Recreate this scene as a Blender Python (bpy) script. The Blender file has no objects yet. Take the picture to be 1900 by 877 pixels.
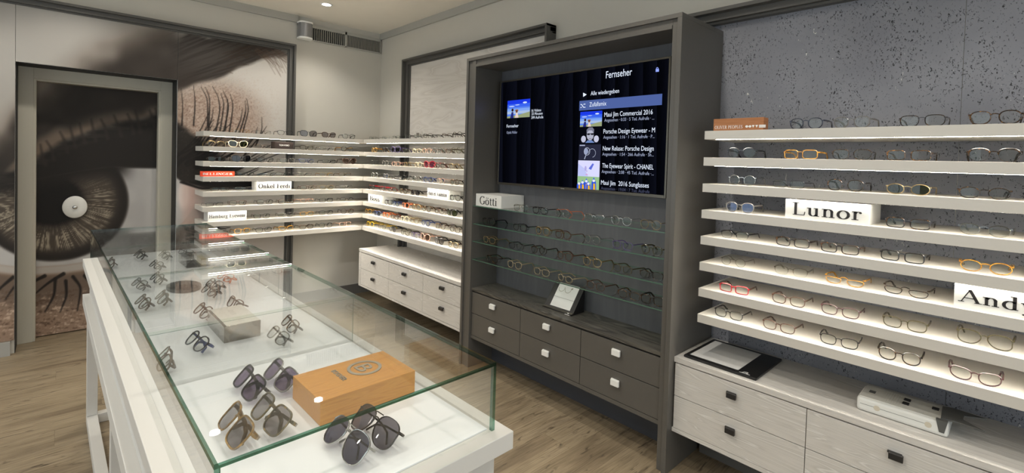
import bpy, bmesh, math, random
import numpy as np
from mathutils import Vector

random.seed(7)
SC = bpy.context.scene
COL = SC.collection
R = math.radians

# ------------------------------------------------------------------ camera
CX, CY, CZ = -2.58256, -4.98252, 1.50002
YAW, PITCH, ROLL = 0.7599, 0.02471, 0.02999
F, PX, PY = 892.25, 960.52, 320.19
_f = np.array([math.sin(YAW)*math.cos(PITCH), math.cos(YAW)*math.cos(PITCH), -math.sin(PITCH)])
_r0 = np.array([math.cos(YAW), -math.sin(YAW), 0.0]); _u0 = np.cross(_r0, _f)
_r = _r0*math.cos(ROLL)+_u0*math.sin(ROLL); _u = -_r0*math.sin(ROLL)+_u0*math.cos(ROLL)
cam = bpy.data.cameras.new('camera'); camo = bpy.data.objects.new('camera', cam); COL.objects.link(camo)
from mathutils import Matrix
M = Matrix(((_r[0], _u[0], -_f[0], CX), (_r[1], _u[1], -_f[1], CY), (_r[2], _u[2], -_f[2], CZ), (0, 0, 0, 1)))
camo.matrix_world = M
cam.sensor_width = 36.0; cam.lens = F/1900*36.0
cam.shift_x = (950-PX)/1900; cam.shift_y = (PY-438.5)/1900
cam.clip_start = .02
SC.camera = camo

def _ray(u, w): return _f+_r*(u-PX)/F-_u*(w-PY)/F
_o = np.array([CX, CY, CZ])
def at_x(u, w, X): d = _ray(u, w); return _o+d*(X-CX)/d[0]
def at_y(u, w, Y): d = _ray(u, w); return _o+d*(Y-CY)/d[1]
def at_z(u, w, Z): d = _ray(u, w); return _o+d*(Z-CZ)/d[2]

# ------------------------------------------------------------------ world, lights, exposure
w = bpy.data.worlds.new('world'); SC.world = w; w.use_nodes = True
w.node_tree.nodes['Background'].inputs[0].default_value = (0.84, 0.91, 1.0, 1)
w.node_tree.nodes['Background'].inputs[1].default_value = 2.2
SC.view_settings.view_transform = 'Standard'; SC.view_settings.look = 'None'
SC.view_settings.exposure = 0.06; SC.view_settings.gamma = 1.0
SC.view_settings.use_curve_mapping = False
H = 2.86
DOWN = [(x, y) for y in (-.585, -2.2, -3.8, -5.4) for x in (-.85, -1.675, -2.5)] + [(x, y) for y in (-.585, -2.2, -3.8, -5.4) for x in (-3.4, -4.2)]
SPOT_W = 21.0
LED_E = 31.0
for nm, lc_, rot, sx_, sy_ in (('window_portal', (-5.42, -2.5, 1.4), (0, R(-90), 0), 2.1, 4.2), ('window_portal', (-2.6, -7.84, 1.4), (R(90), 0, 0), 4.4, 2.2)):
    l = bpy.data.lights.new(nm, 'AREA'); l.shape = 'RECTANGLE'; l.size = sx_; l.size_y = sy_; l.cycles.is_portal = True
    lo = bpy.data.objects.new(nm, l); COL.objects.link(lo); lo.location = lc_; lo.rotation_euler = rot

# ------------------------------------------------------------------ helpers
def lin(c):
    c = np.asarray(c, float)/255.0
    return np.where(c <= .04045, c/12.92, ((c+.055)/1.055)**2.4)
def rgb(*c): return tuple(float(v) for v in lin(c))+(1.0,)

class MB:
    def __init__(s): s.v = []; s.f = []; s.m = []
    def add(s, vs, fs, mi=0):
        b = len(s.v); s.v += [tuple(map(float, p)) for p in vs]
        for f in fs: s.f.append(tuple(b+i for i in f)); s.m.append(mi)
        return s
    def box(s, x0, x1, y0, y1, z0, z1, mi=0):
        x0, x1 = sorted((x0, x1)); y0, y1 = sorted((y0, y1)); z0, z1 = sorted((z0, z1))
        return s.add([(x0,y0,z0),(x1,y0,z0),(x1,y1,z0),(x0,y1,z0),(x0,y0,z1),(x1,y0,z1),(x1,y1,z1),(x0,y1,z1)],
              [(0,3,2,1),(4,5,6,7),(0,1,5,4),(1,2,6,5),(2,3,7,6),(3,0,4,7)], mi)
    def sweep(s, pts, prof, closed=False, caps=True, mi=0):
        """pts: list of (centre, axis_a, axis_b); prof: list of (a,b) cross-section."""
        k = len(prof); b = len(s.v); n = len(pts)
        for c, A, B in pts:
            for (pa, pb) in prof: s.v.append(tuple(float(c[i]+A[i]*pa+B[i]*pb) for i in range(3)))
        for i in range(n if closed else n-1):
            j = (i+1) % n
            for q in range(k):
                q2 = (q+1) % k
                s.f.append((b+i*k+q, b+i*k+q2, b+j*k+q2, b+j*k+q)); s.m.append(mi)
        if caps and not closed:
            s.f.append(tuple(b+q for q in range(k))[::-1]); s.m.append(mi)
            s.f.append(tuple(b+(n-1)*k+q for q in range(k))); s.m.append(mi)
        return s
    def prism(s, poly, to3, depth, mi=0):
        """poly 2D outline; to3(u,v,d) -> 3D; extruded from d=0 to d=depth"""
        n = len(poly)
        vs = [to3(u, v, 0) for u, v in poly]+[to3(u, v, depth) for u, v in poly]
        return s.add(vs, [tuple(range(n))[::-1], tuple(range(n, 2*n))]+[(i, (i+1) % n, n+(i+1) % n, n+i) for i in range(n)], mi)
    def lathe(s, prof, n=24, c=(0,0,0), axis='z', mi=0, caps=True):
        b = len(s.v); k = len(prof)
        for i in range(n):
            a = 2*math.pi*i/n; ca, sa = math.cos(a), math.sin(a)
            for r, h in prof:
                p = {'z': (r*ca, r*sa, h), 'y': (r*ca, h, r*sa), 'x': (h, r*ca, r*sa)}[axis]
                s.v.append((c[0]+p[0], c[1]+p[1], c[2]+p[2]))
        for i in range(n):
            j = (i+1) % n
            for q in range(k-1):
                s.f.append((b+i*k+q, b+j*k+q, b+j*k+q+1, b+i*k+q+1)); s.m.append(mi)
        if not caps: return s
        s.f.append(tuple(b+i*k for i in range(n))[::-1]); s.m.append(mi)
        s.f.append(tuple(b+i*k+k-1 for i in range(n))); s.m.append(mi)
        return s
    def mesh(s, name, off=(0,0,0), smooth=False, fix=True):
        me = bpy.data.meshes.new(name)
        me.from_pydata([(p[0]-off[0], p[1]-off[1], p[2]-off[2]) for p in s.v], [], s.f)
        me.polygons.foreach_set('material_index', s.m)
        if fix:
            bm = bmesh.new(); bm.from_mesh(me); bmesh.ops.recalc_face_normals(bm, faces=bm.faces); bm.to_mesh(me); bm.free()
        if smooth: me.polygons.foreach_set('use_smooth', [True]*len(me.polygons))
        me.update()
        return me

def origin(o):
    p = Vector((0, 0, 0))
    while o is not None: p = p+o.location; o = o.parent
    return p
def tag(o, label=None, cat=None, group=None, kind=None):
    if label: o['label'] = label
    if cat: o['category'] = cat
    if group: o['group'] = group
    if kind: o['kind'] = kind
    return o
def thing(name, label, cat, loc=(0,0,0), rz=0, group=None):
    o = bpy.data.objects.new(name, None); COL.objects.link(o)
    o.empty_display_size = .05
    o.location = loc; o.rotation_euler = (0, 0, rz)
    return tag(o, label, cat, group)
def part(name, mb, mat, parent=None, local=False, smooth=False, bevel=0, label=None, off=None):
    """mesh given in world coordinates (or in the thing's own frame if local)."""
    if off is None: off = (0,0,0) if (local or parent is None) else tuple(origin(parent))
    me = mb.mesh(name, off, smooth)
    for m in (mat if isinstance(mat, (list, tuple)) else [mat]): me.materials.append(m)
    o = bpy.data.objects.new(name, me); COL.objects.link(o)
    if parent is not None: o.parent = parent
    if bevel:
        b = o.modifiers.new('bevel', 'BEVEL'); b.width = bevel; b.segments = 2; b.limit_method = 'ANGLE'; b.angle_limit = R(40)
    if label: o['label'] = label
    return o
def struct(name, mb, mat, parent=None, label=None, bevel=0, smooth=False):
    o = part(name, mb, mat, parent, bevel=bevel, smooth=smooth)
    if parent is None: o['kind'] = 'structure'
    if label: o['label'] = label
    return o

# ------------------------------------------------------------------ materials
def newmat(name):
    m = bpy.data.materials.new(name); m.use_nodes = True
    nt = m.node_tree; b = nt.nodes['Principled BSDF']
    return m, nt, b
def N(nt, t, **kw):
    n = nt.nodes.new(t)
    for k, v in kw.items():
        if k in n.inputs.keys(): n.inputs[k].default_value = v
        else: setattr(n, k, v)
    return n
def plain(name, col, rough=.5, metal=0.0, spec=.5, noise=0.0, nscale=40, bump=0.0, coat=0.0):
    m, nt, b = newmat(name)
    b.inputs['Base Color'].default_value = col; b.inputs['Roughness'].default_value = rough
    b.inputs['Metallic'].default_value = metal; b.inputs['Specular IOR Level'].default_value = spec
    b.inputs['Coat Weight'].default_value = coat; b.inputs['Coat Roughness'].default_value = .08
    if noise or bump:
        tc = N(nt, 'ShaderNodeTexCoord'); no = N(nt, 'ShaderNodeTexNoise', Scale=nscale, Detail=4.0)
        nt.links.new(tc.outputs['Object'], no.inputs['Vector'])
        if noise:
            mx = N(nt, 'ShaderNodeMix', data_type='RGBA')
            mx.inputs['A'].default_value = tuple(c*(1-noise) for c in col[:3])+(1,)
            mx.inputs['B'].default_value = tuple(min(1, c*(1+noise)) for c in col[:3])+(1,)
            nt.links.new(no.outputs['Fac'], mx.inputs['Factor']); nt.links.new(mx.outputs['Result'], b.inputs['Base Color'])
        if bump:
            bp = N(nt, 'ShaderNodeBump', Strength=bump, Distance=.002)
            nt.links.new(no.outputs['Fac'], bp.inputs['Height']); nt.links.new(bp.outputs['Normal'], b.inputs['Normal'])
    return m
def ramp(nt, stops):
    r = nt.nodes.new('ShaderNodeValToRGB'); e = r.color_ramp.elements
    while len(e) < len(stops): e.new(.5)
    for i, (p, c) in enumerate(stops): e[i].position = p; e[i].color = c
    return r
def wood(name, stops, scale=(6, .5, 9), wscale=2.2, dist=7.0, rough=.5, bump=.15, detail=2.0, spec=.4):
    m, nt, b = newmat(name); L = nt.links.new
    tc = N(nt, 'ShaderNodeTexCoord'); mp = N(nt, 'ShaderNodeMapping'); mp.inputs['Scale'].default_value = scale
    oi = N(nt, 'ShaderNodeObjectInfo'); ad = N(nt, 'ShaderNodeVectorMath', operation='ADD')
    mu = N(nt, 'ShaderNodeMath', operation='MULTIPLY'); mu.inputs[1].default_value = 37.0
    L(oi.outputs['Random'], mu.inputs[0]); L(tc.outputs['Object'], mp.inputs['Vector'])
    L(mp.outputs['Vector'], ad.inputs[0]); L(mu.outputs[0], ad.inputs[1])
    n1 = N(nt, 'ShaderNodeTexNoise', Scale=wscale, Detail=detail, Distortion=.6)
    L(ad.outputs['Vector'], n1.inputs['Vector'])
    m2 = N(nt, 'ShaderNodeMath', operation='MULTIPLY'); m2.inputs[1].default_value = dist; L(n1.outputs['Fac'], m2.inputs[0])
    fr = N(nt, 'ShaderNodeMath', operation='PINGPONG'); fr.inputs[1].default_value = .5; L(m2.outputs[0], fr.inputs[0])
    rp = ramp(nt, stops)
    d2 = N(nt, 'ShaderNodeMath', operation='MULTIPLY'); d2.inputs[1].default_value = 2.0; L(fr.outputs[0], d2.inputs[0])
    L(d2.outputs[0], rp.inputs['Fac']); L(rp.outputs['Color'], b.inputs['Base Color'])
    b.inputs['Roughness'].default_value = rough; b.inputs['Specular IOR Level'].default_value = spec
    bp = N(nt, 'ShaderNodeBump', Strength=bump, Distance=.002); L(d2.outputs[0], bp.inputs['Height']); L(bp.outputs['Normal'], b.inputs['Normal'])
    return m
def emis(name, col, s):
    m = bpy.data.materials.new(name); m.use_nodes = True; nt = m.node_tree; nt.nodes.clear()
    e = N(nt, 'ShaderNodeEmission', Color=col, Strength=s); o = N(nt, 'ShaderNodeOutputMaterial'); nt.links.new(e.outputs[0], o.inputs[0])
    return m
def sheet(name, tint, f0=.04, rough=0.0, power=5.0, gcol=(1,1,1,1)):
    """thin clear sheet: tinted transparency with an angle-dependent mirror reflection"""
    m = bpy.data.materials.new(name); m.use_nodes = True; nt = m.node_tree; nt.nodes.clear(); L = nt.links.new
    lw = N(nt, 'ShaderNodeLayerWeight', Blend=.5)
    pw = N(nt, 'ShaderNodeMath', operation='POWER'); pw.inputs[1].default_value = power; L(lw.outputs['Facing'], pw.inputs[0])
    ml = N(nt, 'ShaderNodeMath', operation='MULTIPLY_ADD'); ml.inputs[1].default_value = 1-f0; ml.inputs[2].default_value = f0; L(pw.outputs[0], ml.inputs[0])
    t = N(nt, 'ShaderNodeBsdfTransparent', Color=tint); g = N(nt, 'ShaderNodeBsdfGlossy', Color=gcol, Roughness=rough)
    mx = N(nt, 'ShaderNodeMixShader'); L(ml.outputs[0], mx.inputs[0]); L(t.outputs[0], mx.inputs[1]); L(g.outputs[0], mx.inputs[2])
    o = N(nt, 'ShaderNodeOutputMaterial'); L(mx.outputs[0], o.inputs[0])
    return m
def tortoise(name, a, b_, c, scale=90):
    m, nt, b = newmat(name); L = nt.links.new
    tc = N(nt, 'ShaderNodeTexCoord'); no = N(nt, 'ShaderNodeTexNoise', Scale=scale, Detail=3.0, Distortion=1.0); L(tc.outputs['Object'], no.inputs['Vector'])
    rp = ramp(nt, [(.42, a), (.58, b_), (.72, c)]); L(no.outputs['Fac'], rp.inputs['Fac']); L(rp.outputs['Color'], b.inputs['Base Color'])
    b.inputs['Roughness'].default_value = .18; b.inputs['Coat Weight'].default_value = .3
    return m

WALL = plain('wall_paint', rgb(202,198,188), .75, noise=.02, nscale=8, bump=.03)
CEIL = plain('ceiling_paint', rgb(243,237,225), .8, noise=.02, nscale=5)
TRIM = plain('cornice_paint', rgb(176,174,166), .6)
DARK = plain('dark_grey_lacquer', rgb(91,88,83), .38, noise=.05, nscale=60, bump=.05)
DARKER = plain('frame_grey_lacquer', rgb(84,82,78), .42, noise=.05, nscale=60)
SLATE = wood('slate_back_panel', [(0, rgb(90,91,95)), (.5, rgb(93,94,98)), (1, rgb(97,98,102))], (3, 3, .4), 2.5, 6, .5, .1)
PLINTH = plain('plinth_grey', rgb(70,72,78), .45)
BASEB = plain('baseboard_grey', rgb(104,102,98), .4)
LAMI = plain('white_laminate', rgb(210,205,196), .42, noise=.015, nscale=120)
CREAM = plain('cream_lacquer', rgb(210,207,201), .35, noise=.01)
WHITE = plain('white_display_bed', rgb(229,230,231), .3)
SIGN = plain('white_sign_acrylic', rgb(226,225,220), .35)
INK = plain('black_ink', rgb(26,22,22), .5)
REDS = plain('orange_red_sign', rgb(236,72,34), .4)
BROWNS = plain('dark_brown_sign', rgb(46,36,32), .4)
WTXT = plain('white_lettering', rgb(250,248,244), .4)
PALE = wood('pale_limed_oak', [(0, rgb(210,206,200)), (.5, rgb(205,201,195)), (.80, rgb(197,193,187)), (.92, rgb(214,211,206)), (1, rgb(224,221,216))], (5, .42, 7), 2.0, 12, .55, .10)
PALEP = wood('pale_panel_oak', [(0, rgb(216,211,204)), (.5, rgb(211,206,199)), (.88, rgb(203,197,189)), (1, rgb(218,213,206))], (4, .5, 3), 2.0, 8, .5, .1)
DARKWOOD = wood('dark_grey_wood_top', [(0, rgb(96,93,86)), (.5, rgb(84,81,75)), (.8, rgb(62,60,57)), (1, rgb(104,101,94))], (3.2, .55, 3), 2.0, 8, .38, .2)
OAK = wood('orange_oak', [(0, rgb(196,138,66)), (.5, rgb(206,148,74)), (1, rgb(188,128,58))], (3, 40, 40), 1.2, 6, .35, .05)
CEDAR = wood('cedar_brown', [(0, rgb(172,112,66)), (.5, rgb(182,121,74)), (1, rgb(164,104,60))], (3, 3, 60), 1.2, 5, .4, .05)
STEEL = plain('brushed_steel', rgb(176,172,162), .38, metal=.7)
CHROME = plain('satin_chrome', rgb(196,196,194), .2, metal=1.0)
HWHITE = plain('white_handle', rgb(240,240,236), .35)
BLACK = plain('black_plastic', rgb(26,25,25), .35)
HBLACK = plain('black_handle', rgb(34,32,31), .45)
JAMB = plain('door_frame_grey', rgb(178,173,158), .45)
DEVICE = plain('device_light_grey', rgb(206,204,196), .4)
DEVW = plain('device_white', rgb(226,225,219), .35)
DEVG = plain('device_dark_grey', rgb(86,86,83), .4)
GLASS = sheet('clear_glass', (.984, .992, .987, 1), .045)
SHELFG = sheet('shelf_glass', (.955, .98, .968, 1), .04)
EDGE = plain('green_glass_edge', rgb(74,106,90), .15, spec=.6, coat=.3)
EDGED = sheet('dark_green_glass_edge', (.16, .36, .27, 1), .10, .08)
SEAM = sheet('glass_seam', (.93, .96, .93, 1), .03)
PANE = sheet('window_glass', (.95, .97, .96, 1), .05)
LED = emis('led_strip_light', (1.0, .94, .82, 1), LED_E)
LAMP = emis('downlight_lens', (1.0, .93, .82, 1), 30.0)
ACRYL = sheet('clear_acrylic', (.94, .94, .92, 1), .05)
MIRR = plain('polished_steel', rgb(150,146,138), .12, metal=1.0)

def cork():
    m, nt, b = newmat('grey_cork'); L = nt.links.new
    tc = N(nt, 'ShaderNodeTexCoord')
    n0 = N(nt, 'ShaderNodeTexNoise', Scale=3.0, Detail=3.0); L(tc.outputs['Object'], n0.inputs['Vector'])
    base = ramp(nt, [(.3, rgb(124,125,133)), (.7, rgb(142,143,150))]); L(n0.outputs['Fac'], base.inputs['Fac'])
    mp = N(nt, 'ShaderNodeMapping'); mp.inputs['Scale'].default_value = (1, 1.5, 1); L(tc.outputs['Object'], mp.inputs['Vector'])
    n1 = N(nt, 'ShaderNodeTexNoise', Scale=105.0, Detail=2.5, Roughness=.55, Distortion=.9); L(mp.outputs['Vector'], n1.inputs['Vector'])
    n1b = N(nt, 'ShaderNodeTexNoise', Scale=6.0, Detail=2.0); L(tc.outputs['Object'], n1b.inputs['Vector'])
    ma = N(nt, 'ShaderNodeMath', operation='MULTIPLY_ADD'); ma.inputs[1].default_value = .22; L(n1b.outputs['Fac'], ma.inputs[0]); L(n1.outputs['Fac'], ma.inputs[2])
    cr = ramp(nt, [(.732, (0,0,0,1)), (.768, (1,1,1,1))]); L(ma.outputs[0], cr.inputs['Fac'])
    mx = N(nt, 'ShaderNodeMix', data_type='RGBA'); L(cr.outputs['Color'], mx.inputs['Factor']); L(base.outputs['Color'], mx.inputs['A']); mx.inputs['B'].default_value = rgb(44,44,48)
    mp2 = N(nt, 'ShaderNodeMapping'); mp2.inputs['Scale'].default_value = (1, 1.6, .75); mp2.inputs['Location'].default_value = (3, 5, 7); L(tc.outputs['Object'], mp2.inputs['Vector'])
    n2 = N(nt, 'ShaderNodeTexNoise', Scale=30.0, Detail=2.0, Distortion=2.0); L(mp2.outputs['Vector'], n2.inputs['Vector'])
    n3 = N(nt, 'ShaderNodeTexNoise', Scale=4.0, Detail=0.0); L(mp2.outputs['Vector'], n3.inputs['Vector'])
    mb2 = N(nt, 'ShaderNodeMath', operation='MULTIPLY_ADD'); mb2.inputs[1].default_value = .35; L(n3.outputs['Fac'], mb2.inputs[0]); L(n2.outputs['Fac'], mb2.inputs[2])
    fl = ramp(nt, [(.94, (0,0,0,1)), (.965, (1,1,1,1))]); L(mb2.outputs[0], fl.inputs['Fac'])
    mx2 = N(nt, 'ShaderNodeMix', data_type='RGBA'); L(fl.outputs['Color'], mx2.inputs['Factor']); L(mx.outputs['Result'], mx2.inputs['A']); mx2.inputs['B'].default_value = rgb(214,212,206)
    L(mx2.outputs['Result'], b.inputs['Base Color']); b.inputs['Roughness'].default_value = .7
    iv = N(nt, 'ShaderNodeMath', operation='SUBTRACT'); iv.inputs[0].default_value = 1.0; L(cr.outputs['Color'], iv.inputs[1])
    bp = N(nt, 'ShaderNodeBump', Strength=.5, Distance=.003); L(iv.outputs[0], bp.inputs['Height']); L(bp.outputs['Normal'], b.inputs['Normal'])
    return m
CORK = cork()

def floorwood():
    m, nt, b = newmat('weathered_oak_planks'); L = nt.links.new
    tc = N(nt, 'ShaderNodeTexCoord'); oi = N(nt, 'ShaderNodeObjectInfo')
    mu = N(nt, 'ShaderNodeMath', operation='MULTIPLY'); mu.inputs[1].default_value = 61.0; L(oi.outputs['Random'], mu.inputs[0])
    ad = N(nt, 'ShaderNodeVectorMath', operation='ADD'); L(tc.outputs['Object'], ad.inputs[0]); L(mu.outputs[0], ad.inputs[1])
    def noise(sc, s, d=4.0, dist=.4):
        mp = N(nt, 'ShaderNodeMapping'); mp.inputs['Scale'].default_value = sc; L(ad.outputs['Vector'], mp.inputs['Vector'])
        n = N(nt, 'ShaderNodeTexNoise', Scale=s, Detail=d, Distortion=dist); L(mp.outputs['Vector'], n.inputs['Vector']); return n
    big = noise((1.0, 5, 1), 1.4, 5.0, 1.2); fine = noise((2.0, 45, 1), 3.0, 4.0, .3); spk = noise((3.0, 13, 1), 2.6, 4.0, .8)
    c1 = ramp(nt, [(.28, rgb(126,111,91)), (.45, rgb(151,135,111)), (.58, rgb(162,146,121)), (.72, rgb(143,128,107))]); L(big.outputs['Fac'], c1.inputs['Fac'])
    c2 = ramp(nt, [(.25, rgb(150,146,140)), (.5, rgb(220,218,214)), (.75, rgb(246,246,246))]); L(fine.outputs['Fac'], c2.inputs['Fac'])
    mx = N(nt, 'ShaderNodeMix', data_type='RGBA', blend_type='MULTIPLY'); mx.inputs['Factor'].default_value = .75; L(c1.outputs['Color'], mx.inputs['A']); L(c2.outputs['Color'], mx.inputs['B'])
    c3 = ramp(nt, [(.60, (0,0,0,1)), (.72, (1,1,1,1))]); L(spk.outputs['Fac'], c3.inputs['Fac'])
    mx2 = N(nt, 'ShaderNodeMix', data_type='RGBA'); L(c3.outputs['Color'], mx2.inputs['Factor']); L(mx.outputs['Result'], mx2.inputs['A']); mx2.inputs['B'].default_value = rgb(84,72,58)
    hv = N(nt, 'ShaderNodeHueSaturation'); vr = N(nt, 'ShaderNodeMapRange'); vr.inputs['To Min'].default_value = .95; vr.inputs['To Max'].default_value = 1.04
    L(oi.outputs['Random'], vr.inputs['Value']); L(vr.outputs['Result'], hv.inputs['Value']); L(mx2.outputs['Result'], hv.inputs['Color'])
    L(hv.outputs['Color'], b.inputs['Base Color']); b.inputs['Roughness'].default_value = .42; b.inputs['Specular IOR Level'].default_value = .35
    bp = N(nt, 'ShaderNodeBump', Strength=.12, Distance=.001); L(fine.outputs['Fac'], bp.inputs['Height']); L(bp.outputs['Normal'], b.inputs['Normal'])
    return m
FLOORW = floorwood()

# ------------------------------------------------------------------ lettering
# a small serif alphabet drawn with a broad nib (cap height 1, x-height .64)
TK, TN = .128, .052
BW = 1.0
def nib(pts, out, wfix=None):
    n = len(pts); L_, R_ = [], []
    for i in range(n):
        a = pts[max(0, i-1)]; b = pts[min(n-1, i+1)]
        dx, dy = b[0]-a[0], b[1]-a[1]; l = math.hypot(dx, dy) or 1; dx /= l; dy /= l
        wd = wfix if wfix else TN+(TK-TN)*abs(dy)**1.4
        wd *= BW
        L_.append((pts[i][0]-dy*wd/2, pts[i][1]+dx*wd/2)); R_.append((pts[i][0]+dy*wd/2, pts[i][1]-dx*wd/2))
    for i in range(n-1): out.append([L_[i], R_[i], R_[i+1], L_[i+1]])
def arc(cx, cy, rx, ry, a0, a1, n=16): return [(cx+rx*math.cos(R(a0+(a1-a0)*i/n)), cy+ry*math.sin(R(a0+(a1-a0)*i/n))) for i in range(n+1)]
def V(x, y0, y1, w=TK): return ('f', [(x, y0), (x, y1)], w)
def S(x, y, w=.30): return ('f', [(x-w/2, y+(TN/2 if y < .3 else -TN/2)), (x+w/2, y+(TN/2 if y < .3 else -TN/2))], TN)
def D(p, q, w): return ('f', [p, q], w)
def Q(x0, x1, y): return ('f', [(x0, y), (x1, y)], TN)
def A_(*a): return ('m', arc(*a))
X_ = .64
GL = {
 'A': (.78, [D((.10,0),(.40,1),.045), D((.40,1),(.70,0),.125), Q(.2,.58,.34), S(.10,0,.22), S(.70,0,.26)]),
 'B': (.70, [V(.18,0,1), A_(.36,.76,.20,.22,90,-90), A_(.38,.27,.25,.255,90,-90), Q(.1,.38,.98), Q(.18,.38,.525), Q(.1,.38,.02)]),
 'E': (.66, [V(.18,0,1), Q(.06,.58,.98), Q(.18,.45,.52), Q(.06,.6,.02), D((.58,.98),(.58,.78),.04), D((.6,.02),(.62,.24),.04), D((.45,.42),(.45,.62),.035)]),
 'F': (.60, [V(.18,0,1), Q(.06,.56,.98), Q(.18,.43,.52), D((.56,.98),(.56,.78),.04), D((.43,.42),(.43,.62),.035), S(.18,0)]),
 'G': (.80, [A_(.42,.5,.34,.49,42,318), V(.68,.06,.42), S(.68,.44,.26), D((.67,.83),(.67,1.0),.04)]),
 'H': (.84, [V(.18,0,1), V(.66,0,1), Q(.18,.66,.52), S(.18,0), S(.18,1), S(.66,0), S(.66,1)]),
 'L': (.66, [V(.20,0,1), S(.20,1,.32), Q(.07,.60,.02), D((.60,.02),(.63,.28),.04)]),
 'I': (.36, [V(.18,0,1), S(.18,0), S(.18,1)]),
 'N': (.86, [V(.16,0,1,.05), V(.70,0,1,.05), D((.16,1),(.70,0),.12), S(.16,0,.26), S(.10,1,.26), S(.70,1,.26)]),
 'R': (.74, [V(.18,0,1), A_(.34,.745,.2,.235,90,-90), Q(.06,.34,.98), Q(.18,.34,.51), D((.36,.5),(.64,.02),.12), S(.18,0), S(.67,0,.18)]),
 'S': (.60, [A_(.29,.74,.19,.235,30,235), A_(.29,.25,.21,.235,55,-150), D((.13,.60),(.44,.40),.13), D((.46,.97),(.46,.74),.035), D((.07,.02),(.07,.28),.035)]),
 'O': (.86, [A_(.43,.5,.35,.49,0,360,28)]),
 'P': (.64, [V(.18,0,1), A_(.34,.735,.22,.245,90,-90), Q(.06,.34,.98), Q(.18,.34,.49), S(.18,0)]),
 'V': (.78, [D((.10,1),(.40,0),.125), D((.40,0),(.69,1),.045), S(.10,1,.26), S(.69,1,.22)]),
 'W': (1.1, [D((.08,1),(.34,0),.12), D((.34,0),(.56,1),.045), D((.56,1),(.80,0),.12), D((.80,0),(1.04,1),.045), S(.08,1,.24), S(.56,1,.24), S(1.04,1,.2)]),
 'a': (.50, [V(.36,.06,.48,.105), A_(.22,.46,.15,.165,0,165), A_(.22,.19,.17,.18,45,330), Q(.36,.48,.03)]),
 'b': (.56, [V(.14,0,1), A_(.28,.31,.21,.31,140,-140), S(.10,1,.18)]),
 'd': (.58, [V(.42,0,1), A_(.28,.31,.21,.31,40,320), S(.37,1,.18), Q(.42,.54,.02)]),
 'e': (.50, [A_(.26,.31,.20,.31,0,325), Q(.08,.44,.34)]),
 'g': (.54, [A_(.24,.43,.16,.2,0,360), A_(.25,-.13,.22,.14,0,360), D((.14,.26),(.14,.10),.05), Q(.12,.4,.05), D((.38,.58),(.52,.62),.06)]),
 'i': (.30, [V(.15,0,X_,.115), S(.15,0,.26), S(.11,X_,.16), ('d', (.15,.88), .068)]),
 'k': (.58, [V(.15,0,1), S(.15,0,.26), S(.11,1,.18), D((.2,.28),(.46,.62),.045), D((.28,.36),(.48,.0),.11), S(.46,X_,.22), S(.49,0,.2)]),
 'l': (.30, [V(.15,0,1,.115), S(.15,0,.28), S(.10,1,.18)]),
 'm': (.90, [V(.15,0,X_,.115), V(.45,0,.46,.115), V(.75,0,.46,.115), A_(.30,.42,.15,.2,160,0), A_(.60,.42,.15,.2,160,0), S(.15,0,.24), S(.45,0,.24), S(.75,0,.24), S(.1,X_,.16)]),
 'n': (.60, [V(.15,0,X_,.115), V(.45,0,.46,.115), A_(.30,.42,.15,.2,160,0), S(.15,0,.25), S(.45,0,.25), S(.1,X_,.16)]),
 'o': (.56, [A_(.28,.31,.215,.31,0,360,24)]),
 'r': (.42, [V(.15,0,X_,.115), A_(.29,.44,.14,.17,160,50), S(.15,0,.28), S(.1,X_,.16), ('d', (.36,.54), .06)]),
 's': (.44, [A_(.22,.47,.14,.15,30,230), A_(.22,.16,.15,.15,50,-150), D((.12,.37),(.32,.26),.11), D((.345,.62),(.345,.46),.03), D((.07,.0),(.07,.17),.03)]),
 't': (.34, [V(.16,.08,.84,.11), Q(.04,.33,.62), A_(.25,.11,.09,.1,180,320)]),
 'u': (.60, [V(.14,.2,X_,.115), V(.44,0,X_,.115), A_(.29,.2,.15,.19,180,340), S(.09,X_,.16), S(.39,X_,.16), Q(.44,.56,.02)]),
 'v': (.54, [D((.08,X_),(.28,0),.11), D((.28,0),(.47,X_),.04), S(.09,X_,.22), S(.46,X_,.18)]),
 'w': (.78, [D((.07,X_),(.24,0),.11), D((.24,0),(.40,X_),.04), D((.40,X_),(.56,0),.11), D((.56,0),(.72,X_),.04), S(.07,X_,.2), S(.4,X_,.18), S(.72,X_,.16)]),
 'y': (.54, [D((.08,X_),(.28,.02),.11), ('f', [(.47,X_),(.28,.02),(.2,-.18),(.1,-.26)], .045), S(.09,X_,.22), S(.46,X_,.18), ('d', (.09,-.24), .06)]),
 ' ': (.32, []),
}
GL['\u00f6'] = (.56, GL['o'][1]+[('d', (.17,.84), .062), ('d', (.39,.84), .062)])
def serif(s, gap=.05):
    polys = []; x = 0
    for ch in s:
        adv, items = GL[ch]; out = []
        for it in items:
            if it[0] == 'd': out.append(arc(it[1][0], it[1][1], it[2], it[2], 0, 360, 10)[:-1])
            elif it[0] == 'f': nib(it[1], out, it[2])
            else: nib(it[1], out)
        polys += [[(px+x, py) for px, py in p] for p in out]; x += adv+gap
    return polys, x-gap
_txt = {}
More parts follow.
